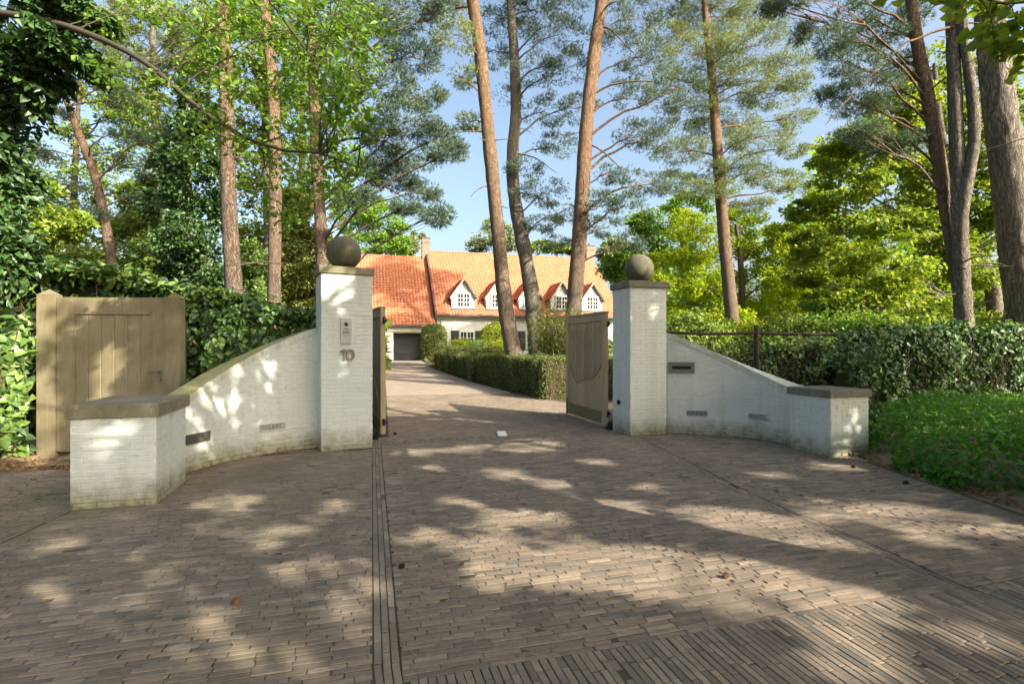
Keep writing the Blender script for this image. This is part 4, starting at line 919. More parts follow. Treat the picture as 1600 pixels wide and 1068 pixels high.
def bush(name, label, c, r, mat_, n, ll, seed, stems=26, shape='diamond', cat='shrub'):
    """a loose bush of arching stems"""
    rng = np.random.default_rng(seed); root = empty(name, label, cat); st = MB(); lf = MB(); c = np.asarray(c)
    for i in range(stems):
        a = rng.uniform(0, 6.28); q = rng.uniform(.15, 1)**.5; e = c+np.array([math.cos(a)*q*r[0], math.sin(a)*q*r[1], r[2]*(1.05-.55*q)*rng.uniform(.75, 1.1)])
        p = limb(rng, c+np.array([math.cos(a)*.15, math.sin(a)*.15, -.1]), e, .18, .08, 12); st.tube(p, np.linspace(.016, .004, 12), 4)
        k = n//stems; t = rng.uniform(.15, 1, k); idx = np.minimum((t*11).astype(int), 10); P = p[idx]+(p[idx+1]-p[idx])*rng.uniform(0, 1, (k, 1))+rng.standard_normal((k, 3))*.13*r[0]
        leaves(lf, P, np.array([0, 0, 1.])+rng.standard_normal((k, 3))*.7, rng.standard_normal((k, 3))+np.array([0, 0, -.4]), ll*rng.uniform(.6, 1.2, k), shape, wid=.42)
    st.build('stems', M['twig'], root, True); lf.build('foliage', mat_, root); return root
c = W(868, 540, 20.5); bush('leafy_bush', 'tall loose yellow-green bush between the hedge and the house, left of the gate leaf', (c[0], c[1], .15), (1.45, 1.2, 3.7), M['hedgel'], 11000, .11, 41, 60)
c = W(935, 540, 22); bush('leafy_bush', 'yellow-green bush showing in the gap between gate leaf and right pillar', (c[0], c[1], .15), (1.2, 1.0, 2.3), M['lime'], 6000, .11, 42, 34)
c = W(905, 520, 29); bush('leafy_bush', 'rusty tinged bush in front of the last dormers', (c[0], c[1], .3), (1.7, 1.2, 3.4), M['yellow'], 5500, .14, 43, 34)
# ivy sheets: leaves on a wavy wall along a ground path
def ivy_sheet(name, label, path, H, mats, n, ll, seed, side=-1, thick=.35, top=.5, core='core', cat='ivy', shape='ivy', bare=0., base=None, lean=0.):
    rng = np.random.default_rng(seed); root = empty(name, label, cat); path = smooth_path(path, 60); d = np.concatenate([[0], np.cumsum(np.linalg.norm(np.diff(path, axis=0), axis=1))])
    Hh = lambda s: np.interp(s/d[-1], np.linspace(0, 1, len(H)), H); t = unit(np.gradient(path, axis=0)); nr = np.c_[-t[:, 1], t[:, 0]]*side
    ip = lambda s, A: np.stack([np.interp(s, d, A[:, 0]), np.interp(s, d, A[:, 1])], 1)
    def pts(m):
        s = rng.uniform(0, d[-1], m); f = rng.uniform(0, 1, m); tp = rng.random(m) < top*.35; z = np.where(tp, 1, f**.9)*Hh(s)
        bul = thick*(.45+.28*np.sin(s*2.3+z*1.7+seed)+.2*np.sin(s*5.1-z*3.9)+.15*np.sin(z*6+s*1.1))*np.where(z > Hh(s)*.93, .8, 1); q = np.where(tp, rng.uniform(-1.0, .8, m)*thick, bul)
        z = z+np.where(tp, rng.uniform(-.05, .12, m), 0)+.10*np.sin(s*3.7)*f; P = ip(s, path)+ip(s, nr)*(q+lean*z)[:, None]
        N = np.c_[ip(s, nr)*np.where(tp, .25, 1)[:, None], np.where(tp, 1., .25)]; g = base(P) if base else gz(P[:, 0], P[:, 1]); return np.c_[P, z+g], N
    for k, (mat_, share) in enumerate(mats):
        P, N = pts(int(n*share)); mb = MB(); shell_leaves(mb, rng, P, N, ll, shape, .55, .55, .05)
        mb.build('foliage', mat_, root)
    st = MB()
    for i in range(int(d[-1]*9)):                                    # bare climbing stems
        s0 = rng.uniform(0, d[-1]); z0, z1 = rng.uniform(0, .5), rng.uniform(.7, 1.02); ds = rng.normal(0, .35)
        s_ = np.clip(np.linspace(s0, s0+ds, 7)+np.cumsum(rng.normal(0, .05, 7)), 0, d[-1]); zz = np.linspace(z0, z1, 7)*Hh(s_); p = ip(s_, path)+ip(s_, nr)*(thick*.55+lean*zz)[:, None]; g = gz(p[:, 0], p[:, 1])
        st.tube(np.c_[p, zz+g]+rng.normal(0, .02, (7, 3)), np.linspace(.011, .006, 7), 4, cap=False)
    st.build('stems', M['twig'], root, True)
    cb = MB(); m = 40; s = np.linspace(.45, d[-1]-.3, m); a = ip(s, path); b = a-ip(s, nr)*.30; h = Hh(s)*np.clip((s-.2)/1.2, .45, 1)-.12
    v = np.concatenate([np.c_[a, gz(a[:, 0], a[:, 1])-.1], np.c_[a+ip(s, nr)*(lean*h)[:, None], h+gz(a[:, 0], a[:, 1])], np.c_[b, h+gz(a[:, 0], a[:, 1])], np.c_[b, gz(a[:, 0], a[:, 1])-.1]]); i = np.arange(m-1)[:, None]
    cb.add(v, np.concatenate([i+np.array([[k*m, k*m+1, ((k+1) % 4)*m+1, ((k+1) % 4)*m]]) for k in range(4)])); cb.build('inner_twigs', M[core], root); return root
ivy_sheet('ivy_mass', 'dark ivy mass covering the fence right of the low pier', [(5.35, 8.55), (6.0, 9.3), (7.2, 10.5), (8.6, 11.35), (10.5, 12.0), (13.5, 12.9), (17, 13.9)], [1.15, 1.75, 1.92, 1.95, 1.95, 1.95, 2.0], ((M['ivy'], .85), (M['ivyl'], .15)), 15000, .10, 51, side=-1, thick=.42)
ivy_sheet('hedge_mass', 'dark twiggy hedge behind the pipe fence and the right curved wall', [tuple(fpt(.2)+V*.55), tuple(fpt(2.5)+V*.5), tuple(fpt(5.6)+V*.5)], [1.45, 1.6, 1.7], ((M['ivy'], .7), (M['mid'], .3)), 7000, .085, 52, side=-1, thick=.3, core='corebr', cat='hedge', shape='diamond')
ivy_sheet('ivy_hedge', 'sunlit ivy hanging over the fence left of the timber door', [(-11.5, 7.35), (-9.0, 7.2), (-7.6, 7.35), (-7.02, 7.70)], [2.15, 2.1, 2.0, 1.95], ((M['ivyl'], .75), (M['ivy'], .25)), 6500, .115, 53, side=-1, thick=.42, core='corebr')
ivy_sheet('laurel_hedge', 'tall glossy hedge rising behind the timber door', [(-14.0, 8.6), (-10.0, 9.0), (-7.2, 9.3), (-4.6, 10.6)], [3.4, 3.25, 2.9, 2.25], ((M['ivy'], .55), (M['ivyl'], .25), (M['mid'], .2)), 15000, .15, 54, side=-1, thick=.7, cat='hedge', shape='oak', top=1.6)
ivy_sheet('ivy_fence', 'ivy with brown twigs on the fence between timber door and numbered pillar', [(-5.0, 8.75), (-4.3, 9.0), (-3.5, 9.35), (-3.05, 9.6)], [1.95, 2.1, 2.12, 2.1], ((M['ivyl'], .45), (M['ivy'], .55)), 4200, .10, 55, side=-1, thick=.28, core='corebr', top=.9)
# a few long shoots of variegated leaves in front of the dark hedge behind the right wall
def sprig(px, py, Z, label, seed):
    rng = np.random.default_rng(seed); c = W(px, py, Z); t = empty('leafy_shoot', label, 'shoot'); lf = MB(); st = MB(); e = c+np.array([.12, -.05, .35]); p = limb(rng, c-np.array([.05, 0, .55]), e, .1, .1, 8); st.tube(p, .006, 4)
    P = p[rng.integers(3, 8, 11)]; leaves(lf, P, np.array([0, -.8, .5])+rng.standard_normal((11, 3))*.35, rng.standard_normal((11, 3))+np.array([0, 0, .3]), rng.uniform(.13, .20, 11), 'oak'); lf.build('leaves', M['hedgel'], t); st.build('stem', M['twig'], t)
sprig(1247, 556, 10.6, 'pale broad leaved shoot before the dark hedge behind the pipe fence', 1); sprig(1282, 590, 10.3, 'lower pale shoot just above the right low pier', 2)
# ground cover
def ground_cover():
    rng = np.random.default_rng(61); n = 34000; x = 5.0+rng.uniform(0, 1, n)**1.7*6.8; y = rng.uniform(3.2, 12.4, n); edge = 5.12+.16*np.sin(y*2.7)+.08*np.sin(y*7)
    ivyline = np.interp(x, [5.35, 6.0, 7.2, 8.6, 10.5, 13.5], [8.75, 9.3, 10.5, 11.3, 12.0, 12.9]); ok = (x > edge) & (y < ivyline+.1); x, y, edge = x[ok], y[ok], edge[ok]; n = len(x)
    h = np.clip((x-edge)/.30, .2, 1)**.6*(.44+.13*np.sin(x*2.3+1)*np.sin(y*2.0)+.07*np.sin(x*7+y*5)); z = bedR(x, y)+h*rng.uniform(.02, 1, n)**np.where(x-edge < .6, .75, .38)
    P = np.c_[x, y, z]; mb = MB(); N = np.array([0, 0, 1.])+rng.standard_normal((n, 3))*.55; T = rng.standard_normal((n, 3))+np.array([0, 0, -.3]); leaves(mb, P, N, T, .060*rng.uniform(.45, 1.35, n), 'maple'); return mb.build('ground_cover', M['cover'])
tag(ground_cover(), 'bright green leafy ground cover in the bed right of the low pier', 'ground cover', None, 'stuff')
def litter():
    rng = np.random.default_rng(62); parts = []
    def add(n, fx, fy, fz): x = fx(n); y = fy(x, n); parts.append(np.c_[x, y, fz(x, y)])
    add(1500, lambda n: rng.uniform(-9, -4.6, n), lambda x, n: 6.75+(x+5.95)*.15+np.abs(rng.normal(0, .45, n)), lambda x, y: pathz(x, y)+.012)
    add(900, lambda n: 5.0+np.abs(rng.normal(0, .14, n)), lambda x, n: rng.uniform(3, 8.2, n), lambda x, y: bedR(x, y)+.015)
    add(230, lambda n: rng.uniform(4.4, 5.2, n), lambda x, n: 7.45+rng.normal(0, .25, n), lambda x, y: .012+0*x)
    P = plw[rng.integers(0, len(plw), 380)]-nlw[0]*.0; q = rng.integers(0, len(plw), 380); P = plw[q]-nlw[q]*np.abs(rng.normal(.02, .09, (380, 1))); parts.append(np.c_[P, np.full(380, .010)])
    q = rng.integers(0, len(prw), 200); P = prw[q]-nrw[q]*np.abs(rng.normal(.02, .06, (200, 1))); parts.append(np.c_[P, np.full(200, .010)])
    P = rng.uniform((-4, 2.4), (4.8, 9), (420, 2)); parts.append(np.c_[P, np.full(420, .006)])
    P = np.concatenate(parts); n = len(P); mb = MB(); sz = np.where(np.arange(n) < 2400, .055, .028); sz[-420:] = .014
    leaves(mb, P, np.array([0, 0, 1.])+rng.standard_normal((n, 3))*.25, rng.standard_normal((n, 3))*np.array([1, 1, .1]), sz*rng.uniform(.5, 1.3, n), 'diamond', .2, .6)
    o = mb.build('leaf_litter', M['litter']); tag(o, 'dry brown leaves lying along the path and wall feet', 'leaf litter', None, 'stuff')
    # fallen needles and straw on the bricks
    n = 700; P = np.c_[rng.uniform((-4, 2.3), (4.8, 8.5), (n, 2)), np.full(n, .006)]; a = rng.uniform(0, 6.28, n); T = np.c_[np.cos(a), np.sin(a), 0*a]; B = np.c_[-np.sin(a), np.cos(a), 0*a]; L = rng.uniform(.03, .10, (n, 1)); m2 = MB()
    v = np.stack([P-B*.0012, P+B*.0012, P+T*L+B*.0012+np.array([0, 0, .003]), P+T*L-B*.0012+np.array([0, 0, .003])], 1); m2.add(v.reshape(-1, 3), np.arange(4*n).reshape(-1, 4)); tag(m2.build('straw', m_plain('pale_straw', (.42, .33, .18), .8)), 'fallen pine needles and straw scattered over the paving', 'litter', None, 'stuff')
litter()
def moss():
    rng = np.random.default_rng(63); n = 26000; P = rng.uniform((-4.2, 2.3), (4.9, 6.5), (n, 2)); f = np.sin(P[:, 0]*2.1+1)*np.sin(P[:, 1]*1.7)+np.sin(P[:, 0]*5+P[:, 1]*4)*.6; ok = rng.random(n) < np.clip((f+.2)*.5-.12*P[:, 0]*.5, .02, .8); P = P[ok]
    u, v = touv(P[:, 0], P[:, 1]); kk = np.round((v-VROAD)/pitch); v2 = VROAD+kk*pitch; P = uv(u, v2+rng.normal(0, .003, len(u))); n = len(P); z = low(P[:, 0], P[:, 1])-.007
    mb = MB(); leaves(mb, np.c_[P, z], rng.standard_normal((n, 3))+np.array([0, 0, .4]), rng.standard_normal((n, 3))*.5+np.array([0, 0, 1.1]), rng.uniform(.006, .014, n), 'diamond', .1, .5); tag(mb.build('moss', m_leaf('joint_moss', [(.03, .045, .010), (.05, .07, .014), (.08, .09, .02)], .2, .02)), 'moss and tiny weeds in the joints of the paving', 'moss', None, 'stuff')
moss()

# ground patches that the sun reaches (photo pixels), used to leave gaps in the crowns that shade the forecourt
SPOTS = [(350,782,35,8),(367,799,33,6),(517,795,27,11),(382,832,30,10),(475,827,27,8),(385,855,30,10),(170,809,40,5),(100,822,22,7),(85,855,42,9),(35,817,24,6),(285,882,26,8),(215,862,22,8),(240,937,42,15),(345,935,30,12),(480,882,36,13),(530,880,28,9),(420,910,45,13),(555,935,45,20),(25,955,30,18),(85,975,48,24),(130,1005,36,20),(55,915,40,10),(350,980,42,15),(510,1025,80,25),(505,975,50,12),(320,1015,36,14),(480,1050,65,15),(10,1025,30,20),(300,822,28,6),(640,735,45,7),(655,706,35,5),(710,782,30,7),(670,832,32,10),(780,805,32,10),(785,830,28,9),(620,845,18,7),(790,740,30,7),(750,860,48,14),(790,895,66,20),
 (830,695,45,8),(865,757,32,5),(880,782,22,5),(975,792,42,11),(835,810,46,10),(830,885,55,25),(900,860,45,14),(925,890,60,20),(1010,870,60,15),(1080,885,75,17),(1150,890,60,17),(1210,905,55,15),(1130,915,45,14),(1080,930,45,14),(1250,920,30,10),(950,920,28,8),(800,912,40,14),(1340,935,40,7),(1390,950,45,8),(1280,970,40,8),(1225,980,30,9),(1330,980,45,8),(1375,1005,45,10),(1170,815,65,12),(1110,795,35,6),(1250,835,45,10),(1290,845,45,10),(1210,850,40,8),(1305,795,50,11),(1280,806,36,9),(1365,782,40,6),(1440,802,45,11),(1500,810,55,12),(1570,825,45,12),(1425,825,38,8),(1475,840,38,7),(1210,742,35,5),(1305,730,30,5),(1265,725,20,4),(1445,775,30,5),(1550,920,45,7),(1570,980,35,8),(1550,1010,35,12),(1325,1045,50,15),(1400,1055,45,12),(1000,760,24,5),(680,600,85,16),(700,620,75,12),(660,585,60,9),(650,576,50,6),(665,638,60,8),(800,640,60,6),(870,640,22,4),(760,606,40,7),(620,630,30,14),(730,700,30,5),(925,720,26,4)]
GS = [(*G(x, y), rx*CH/(y-HY)*1.28+.08, ry*FPX*CH/(y-HY)**2*1.28+.13) for x, y, rx, ry in SPOTS]
# sunlit patches on walls, door, hedges: (photo px, py, rx, ry, distance)
WS = [(400, 110, 170, 110, 6.3), (540, 160, 60, 110, 6.2), (1580, 60, 70, 50, 6.2), (364, 640, 14, 66, 7.45), (418, 596, 17, 40, 7.85), (412, 676, 16, 20, 7.85), (390, 580, 16, 10, 7.6), (398, 640, 8, 16, 7.7), (338, 620, 8, 34, 7.1), (325, 690, 30, 26, 6.95), (300, 640, 14, 16, 6.7),
      (150, 672, 45, 14, 5.2), (175, 715, 22, 12, 5.25), (183, 738, 14, 7, 5.25), (130, 690, 26, 18, 5.2), (252, 672, 7, 34, 5.5), (215, 664, 18, 5, 5.3),
      (530, 476, 14, 8, 8.1), (548, 500, 12, 10, 8.2), (537, 566, 12, 22, 8.1), (522, 555, 10, 10, 8.1), (532, 605, 8, 12, 8.1), (1028, 462, 12, 10, 9.5), (1030, 480, 8, 14, 9.5), (1012, 492, 10, 7, 9.5), (1062, 557, 14, 6, 9.7),
      (1335, 640, 14, 16, 7.7), (1325, 690, 22, 22, 7.7), (1342, 665, 9, 12, 7.7), (1318, 706, 22, 9, 7.6),
      (160, 585, 18, 46, 7.8), (190, 560, 18, 24, 7.8), (225, 620, 10, 26, 7.8), (272, 530, 5, 26, 7.9), (130, 670, 22, 34, 7.8), (84, 640, 5, 80, 7.8),
      (40, 620, 60, 130, 7.3), (30, 460, 60, 60, 8.4), (150, 410, 120, 30, 9.3), (300, 440, 60, 26, 9.8), (180, 634, 90, 10, 5.7), (380, 540, 80, 45, 9.2), (330, 620, 60, 10, 7.0), (200, 430, 60, 14, 9.3),
      (1008, 418, 14, 18, 9.7), (548, 388, 10, 12, 8.2), (1450, 660, 70, 26, 8.3), (1540, 650, 60, 20, 8.8), (1420, 700, 40, 14, 7.2), (1400, 560, 20, 40, 10.9), (1480, 560, 30, 50, 11.6)]
WSw = [(*W(x, y, Z), rx/FPX*Z*1.1+.06, ry/FPX*Z*1.1+.06) for x, y, rx, ry, Z in WS]
LOOSE = 1.0
def in_picture(P, pad=1.06):
    Yc = P[:, 1]; return (Yc > .3) & (np.abs(P[:, 0]) < .967*pad*Yc+.3) & (P[:, 2]-CH < .653*pad*Yc+.3)
def lets_light(P):
    """True where a leaf at P would shade one of the spots that the sun reaches in the photograph"""
    t = P[:, 2]/SV[2]; g = P[:, :2]-SV[:2]*t[:, None]; hit = np.zeros(len(P), bool)
    for cx, cy, a, b in GS: hit |= ((g[:, 0]-cx)/a)**2+((g[:, 1]-cy)/b)**2 < LOOSE
    for X0, Y0, Z0, a, b in WSw:
        s = (P[:, 1]-Y0)/SV[1]; x = P[:, 0]-SV[0]*s; z = P[:, 2]-SV[2]*s; hit |= (s > 0) & (((x-X0)/a)**2+((z-Z0)/b)**2 < LOOSE)
    return hit

# ================================================================== TREES
def TP(px, Z, hw, lean=0., n=60): return trunk_path(px, Z, hw, lean, n)
rp = np.random.default_rng(71)
# -- three tall pines behind the hedge
pth, rad = TP([(806, 585), (803, 556), (790, 480), (775, 330), (762, 200), (750, 80), (738, 0), (722, -120), (700, -260), (690, -380)], 19, [14.5, 13, 12, 10.5, 10, 9.5, 9, 8, 6, 3], n=90)
pine('pine_tree', 'leaning Scots pine standing in the hedge, left one of three in the middle', pth, rad, pads_world([(715, 55, 38, 22), (722, 120, 24, 16), (708, 15, 45, 25), (735, 190, 22, 10), (690, -60, 80, 40), (760, -120, 90, 45), (650, -160, 80, 40), (740, -230, 90, 45), (690, -300, 80, 40), (740, -380, 60, 40)], 19, rp, 1.6), M['pineo'], M['needle'], 101, .65, sides=20,
     extra=[(W(753, 148, 19), W(713, 122, 18.4), .03), (W(770, 290, 19), W(735, 308, 18.6), .028), (W(766, 230, 19), W(748, 215, 18.5), .025)])
pth, rad = TP([(840, 575), (836, 520), (828, 440), (815, 370), (803, 300), (801, 240), (806, 170), (803, 80), (797, 0), (790, -90), (785, -160)], 26, [13, 12.5, 11.5, 11, 10, 9.5, 8.5, 7.5, 6.5, 5, 3], n=90)
pine('pine_tree', 'grey barked crooked pine, middle one of three in front of the house', pth, rad, pads_world([(840, 20, 60, 26), (872, 55, 55, 26), (892, 105, 42, 22), (780, 30, 40, 22), (762, 85, 34, 20), (830, 110, 45, 20), (850, 175, 45, 20), (872, 228, 38, 17), (818, 262, 32, 12), (850, 300, 45, 17), (885, 330, 42, 18), (842, 350, 32, 12), (868, 378, 26, 10), (905, 170, 30, 18), (790, 150, 22, 15), (845, -60, 80, 40), (770, -70, 70, 35), (800, -150, 80, 40), (905, -20, 50, 30)], 26, rp, 1.8), M['greybark'], M['needle_dark'], 102, .55, sides=18, rise=.45,
     extra=[(W(806, 130, 26), W(885, 95, 25), .05), (W(804, 240, 26), W(870, 270, 25), .05), (W(804, 300, 26), W(880, 340, 25.2), .045), (W(803, 90, 26), W(860, 40, 25), .05)])
pth, rad = TP([(890, 575), (893, 520), (900, 440), (908, 330), (916, 200), (928, 90), (940, 0), (955, -120), (965, -230)], 23, [13.5, 12.8, 12, 11.5, 10.5, 10, 9, 7, 4], n=90)
pine('pine_tree', 'Scots pine leaning right, right one of three in front of the house', pth, rad, pads_world([(990, 30, 48, 26), (1012, 90, 45, 26), (985, 150, 36, 20), (1002, 210, 45, 20), (962, 270, 34, 18), (978, 320, 40, 20), (942, 355, 32, 15), (985, 378, 26, 12), (1045, 215, 42, 22), (1032, 285, 38, 18), (1060, 140, 38, 26), (962, 60, 34, 20), (940, 310, 26, 14), (1000, -40, 80, 40), (900, -60, 70, 35), (960, -130, 90, 45), (1040, -20, 60, 35), (930, -210, 80, 40)], 23, rp, 1.6), M['pineo'], M['needle_dark'], 103, .6, sides=20, rise=.5,
     extra=[(W(920, 150, 23), W(1050, 135, 22), .06), (W(938, 40, 23), W(1010, 110, 22.2), .05), (W(915, 225, 23), W(985, 280, 22.4), .045), (W(940, 20, 23), W(970, 2, 22), .05)])
# -- pines on the left
pth, rad = TP([(367, 560), (366, 500), (364, 430), (357, 300), (354, 150), (348, 0), (342, -160), (335, -300), (332, -420)], 13, [14.5, 13.3, 12.6, 11, 10, 8.8, 7, 5, 3], n=90)
pine('pine_tree', 'straight pine with pale scaly bark left of the numbered pillar, thickest of that row', pth, rad, pads_world([(330, -150, 90, 45), (420, -170, 90, 45), (260, -200, 90, 45), (350, -270, 110, 50), (300, -360, 90, 50), (390, -340, 90, 50)], 13, rp, 1.4), M['pine'], M['needle'], 104, .8, sides=22)
pth, rad = TP([(428, 560), (428, 500), (429, 400), (430, 250), (425, 120), (412, 0), (400, -120), (395, -230)], 16, [10.5, 10, 9.6, 9, 8.3, 7.3, 5.5, 3], n=80)
pine('pine_tree', 'slim straight pine between the pale barked pine and the numbered pillar', pth, rad, pads_world([(430, -90, 90, 40), (360, -120, 80, 40), (420, -190, 90, 45), (480, -140, 70, 40), (390, -250, 80, 45)], 16, rp, 1.5), M['pineo'], M['needle'], 105, .8, sides=18)
pth, rad = TP([(500, 580), (502, 500), (503, 400), (495, 250), (490, 130), (483, 0), (478, -110), (472, -200)], 17, [10, 9.6, 9.2, 8.8, 8.2, 7.2, 5, 3], n=80)
pine('pine_tree', 'pine behind the numbered pillar with long dark boughs reaching right', pth, rad, pads_world([(572, 30, 52, 22), (622, 22, 52, 20), (642, 90, 50, 20), (602, 132, 44, 20), (662, 150, 38, 16), (632, 190, 46, 20), (592, 212, 42, 16), (682, 215, 34, 14), (642, 250, 50, 16), (703, 240, 28, 11), (612, 282, 42, 14), (572, 262, 32, 14), (662, 300, 30, 14), (682, 335, 30, 13), (632, 320, 24, 10), (562, 310, 24, 12), (532, 60, 36, 26), (546, 122, 34, 20), (690, 20, 26, 16), (560, -60, 80, 40), (480, -80, 80, 40), (640, -50, 70, 30), (500, -170, 90, 45)], 17, rp, 1.5), M['pineo'], M['needle_dark'], 106, 1.0, sides=18, rise=.55,
     extra=[(W(492, 60, 17), W(610, 100, 16), .05), (W(497, 150, 17), W(640, 205, 16.2), .05), (W(499, 230, 17), W(670, 250, 16.3), .05), (W(500, 260, 17), W(660, 330, 16.4), .045)])
pth, rad = TP([(192, 560), (183, 470), (172, 390), (150, 280), (120, 200), (95, 130), (85, 70), (80, 20)], 21, [8, 7.6, 7.2, 6.2, 5, 3.6, 2.8, 2], n=70)
pine('pine_tree', 'thin pine leaning left behind the tall hedge and timber door', pth, rad, pads_world([(62, 172, 36, 11), (200, 212, 42, 13), (228, 262, 40, 15), (92, 290, 36, 11), (50, 232, 28, 11), (130, 335, 36, 9), (235, 312, 34, 11), (180, 132, 40, 15), (110, 110, 50, 15), (60, 100, 40, 15), (100, 40, 60, 20), (160, 60, 40, 18), (200, 160, 30, 12), (250, 220, 30, 12)], 21, rp, 1.2), M['pineo'], M['needle_dark'], 107, .6, sides=14, rise=.3, stubs=22)
pth, rad = TP([(250, 560), (248, 400), (245, 250), (240, 120), (238, 20), (236, -60)], 30, [7.5, 7, 6, 5, 3.5, 2], n=60)
pine('pine_tree', 'far olive crowned pine behind the oak branch at upper left', pth, rad, pads_world([(232, 35, 56, 28), (292, 30, 44, 28), (202, 95, 44, 20), (262, 110, 44, 20), (195, 150, 34, 14), (252, 165, 36, 15), (300, 90, 36, 22), (160, 40, 36, 20), (230, 215, 36, 14), (280, 210, 30, 14), (200, 350, 40, 20), (250, 340, 40, 22)], 30, rp, 1.6), M['greybark'], M['needle'], 108, .9, tl=.24, tw=.032)
# -- pines on the right
pth, rad = TP([(1149, 580), (1146, 520), (1138, 440), (1128, 330), (1120, 220), (1112, 120), (1104, 40), (1098, -30), (1094, -110)], 28, [11, 10.4, 9.6, 8.8, 7.8, 6.2, 4.8, 3.4, 2], n=90)
pine('pine_tree', 'Scots pine with layered olive crown standing behind the right pillar', pth, rad, pads_world([(1110, 20, 66, 18), (1182, 72, 74, 14), (1238, 103, 42, 9), (1085, 86, 54, 18), (1150, 128, 66, 13), (1212, 150, 54, 11), (1246, 183, 30, 8), (1082, 168, 54, 18), (1130, 196, 56, 13), (1190, 214, 60, 12), (1070, 238, 48, 15), (1150, 262, 56, 12), (1212, 280, 46, 8), (1242, 296, 26, 6), (1102, 296, 52, 12), (1040, 60, 46, 18), (1032, 128, 40, 18), (1160, 32, 44, 14), (1062, 288, 44, 12), (1172, 322, 36, 8), (1235, 235, 26, 8), (1115, 60, 50, 16), (1240, 130, 26, 7), (1100, -75, 66, 24), (1060, -75, 50, 20), (1155, -72, 60, 22), (1110, -95, 60, 26), (1085, -60, 50, 22), (1190, -70, 50, 20), (1140, -70, 50, 22), (1160, -110, 50, 22), (1215, -50, 40, 16), (1060, -60, 40, 18), (1130, -120, 50, 20)], 28, rp, 1.5), M['pineo'], M['needle'], 109, .70, sides=16, rise=.2, stubs=10)  # pads above the frame are added, unseen, to throw shade on the roof
pth, rad = TP([(1520, 570), (1508, 500), (1497, 430), (1480, 330), (1455, 180), (1432, 60), (1420, -30), (1408, -140), (1400, -240)], 13.5, [12, 11, 10.3, 9.8, 9.2, 8.4, 7.5, 6, 4], n=90)
pine('pine_tree', 'reddish pine leaning left among the right hand trunks, drooping needles beside it', pth, rad, pads_world([(1332, 32, 38, 22), (1380, 52, 36, 26), (1312, 92, 32, 22), (1362, 112, 36, 26), (1400, 102, 30, 30), (1302, 152, 24, 16), (1346, 166, 32, 15), (1386, 162, 28, 20), (1420, 32, 26, 24), (1372, 225, 40, 13), (1420, 222, 36, 13), (1340, 205, 30, 10), (1300, 60, 26, 18), (1236, 6, 24, 10), (1252, 52, 7, 16), (1210, 12, 16, 7), (1360, -60, 80, 40), (1460, -80, 80, 40), (1300, -50, 70, 30), (1400, -170, 100, 45), (1440, -240, 90, 45)], 13.5, rp, .9), M['pineo'], M['needle_dark'], 110, 1.3, sides=22, rise=.5, tl=.13, tw=.013,
     extra=[(W(1496, 40, 13.0), W(1290, 195, 12.6), .035)])
pth, rad = TP([(1516, 600), (1512, 540), (1505, 480), (1498, 300), (1492, 150), (1487, 0), (1484, -120), (1480, -220)], 13.1, [14, 13, 12, 10.4, 9.4, 8.2, 6.5, 4], n=90)
kt = pine('pine_tree', 'twin stemmed dark trunk, its second stem bending beside the big furrowed trunk', pth, rad, pads_world([(1500, -110, 90, 40), (1560, -150, 80, 40), (1480, -210, 90, 45)], 13.1, rp, 1.), M['greybark'], M['needle_dark'], 111, .8, sides=22)
p2 = np.array([W(1501, 420, 13.05), W(1502, 345, 13.00), W(1511, 285, 12.95), W(1522, 220, 12.90), W(1519, 150, 12.90), W(1508, 70, 12.90), W(1503, 0, 12.90), W(1498, -110, 12.90)]); p2 = smooth_path(p2, 50)
MB().tube(p2, np.interp(np.linspace(0, 1, 50), [0, .2, .5, 1], [8.8, 8.8, 7.6, 5.5])/FPX*13, 18, .03, rp).build('stem', M['greybark'], kt, True)
pth, rad = TP([(1616, 600), (1606, 500), (1592, 400), (1573, 250), (1556, 120), (1545, 0), (1535, -120), (1525, -250)], 13.9, [27, 25, 23.5, 21.5, 20, 18.5, 16.5, 12], n=120)
leafy('broad_tree', 'big tree with deeply furrowed grey bark at the right edge, thickest trunk', pth, rad, pads_world([(1600, -60, 60, 30), (1540, -110, 90, 40), (1640, -160, 90, 50), (1500, -200, 90, 40), (1590, -240, 100, 50)], 13.9, rp, .9), M['bigbark'], M['maple'], 112, 1100, .14, 'maple', sides=40)
# hanging maple leaves near the top right corner
def hanging(name, label, a, b, mat_, n, ll, seed, shape, drops, cat='branch', r0=.022, barkm='twig', spread=.16):
    """a bough reaching into view with leafy twigs hanging from it"""
    rng = np.random.default_rng(seed); root = empty(name, label, cat); st = MB(); lf = MB(); p = smooth_path(np.array(a), 40); st.tube(p, np.linspace(r0, b, 40), 8, .05, rng)
    for (q, r, k) in drops:
        q = np.asarray(q); i = np.argmin(np.linalg.norm(p-q, axis=1)+.25*np.maximum(0, q[2]-p[:, 2])); tw = limb(rng, p[i], q, .12, .12, 9); st.tube(tw, np.linspace(min(.010, r0*.5), .003, 9), 4)
        for w in range(max(3, int(k/12))):
            e = q+ell(rng, 1, .2)[0]*r; s0 = tw[rng.integers(4, 9)]; t2 = limb(rng, s0, e, .1, .15, 5); st.tube(t2, np.linspace(.004, .002, 5), 3, cap=False)
            m = max(4, int(k/max(3, int(k/12)))); idx = rng.integers(1, 5, m); P = t2[idx]+rng.standard_normal((m, 3))*spread*np.array([.5, .5, .35]); Nn = np.array([0, 0, 1.])+rng.standard_normal((m, 3))*.55
            leaves(lf, P, Nn, rng.standard_normal((m, 3))+unit(e-s0)*.8+np.array([0, 0, -.45]), ll*rng.uniform(.6, 1.25, m), shape)
    st.build('stem', M[barkm], root, True); lf.build('leaves', mat_, root); return root
zz = 6.2
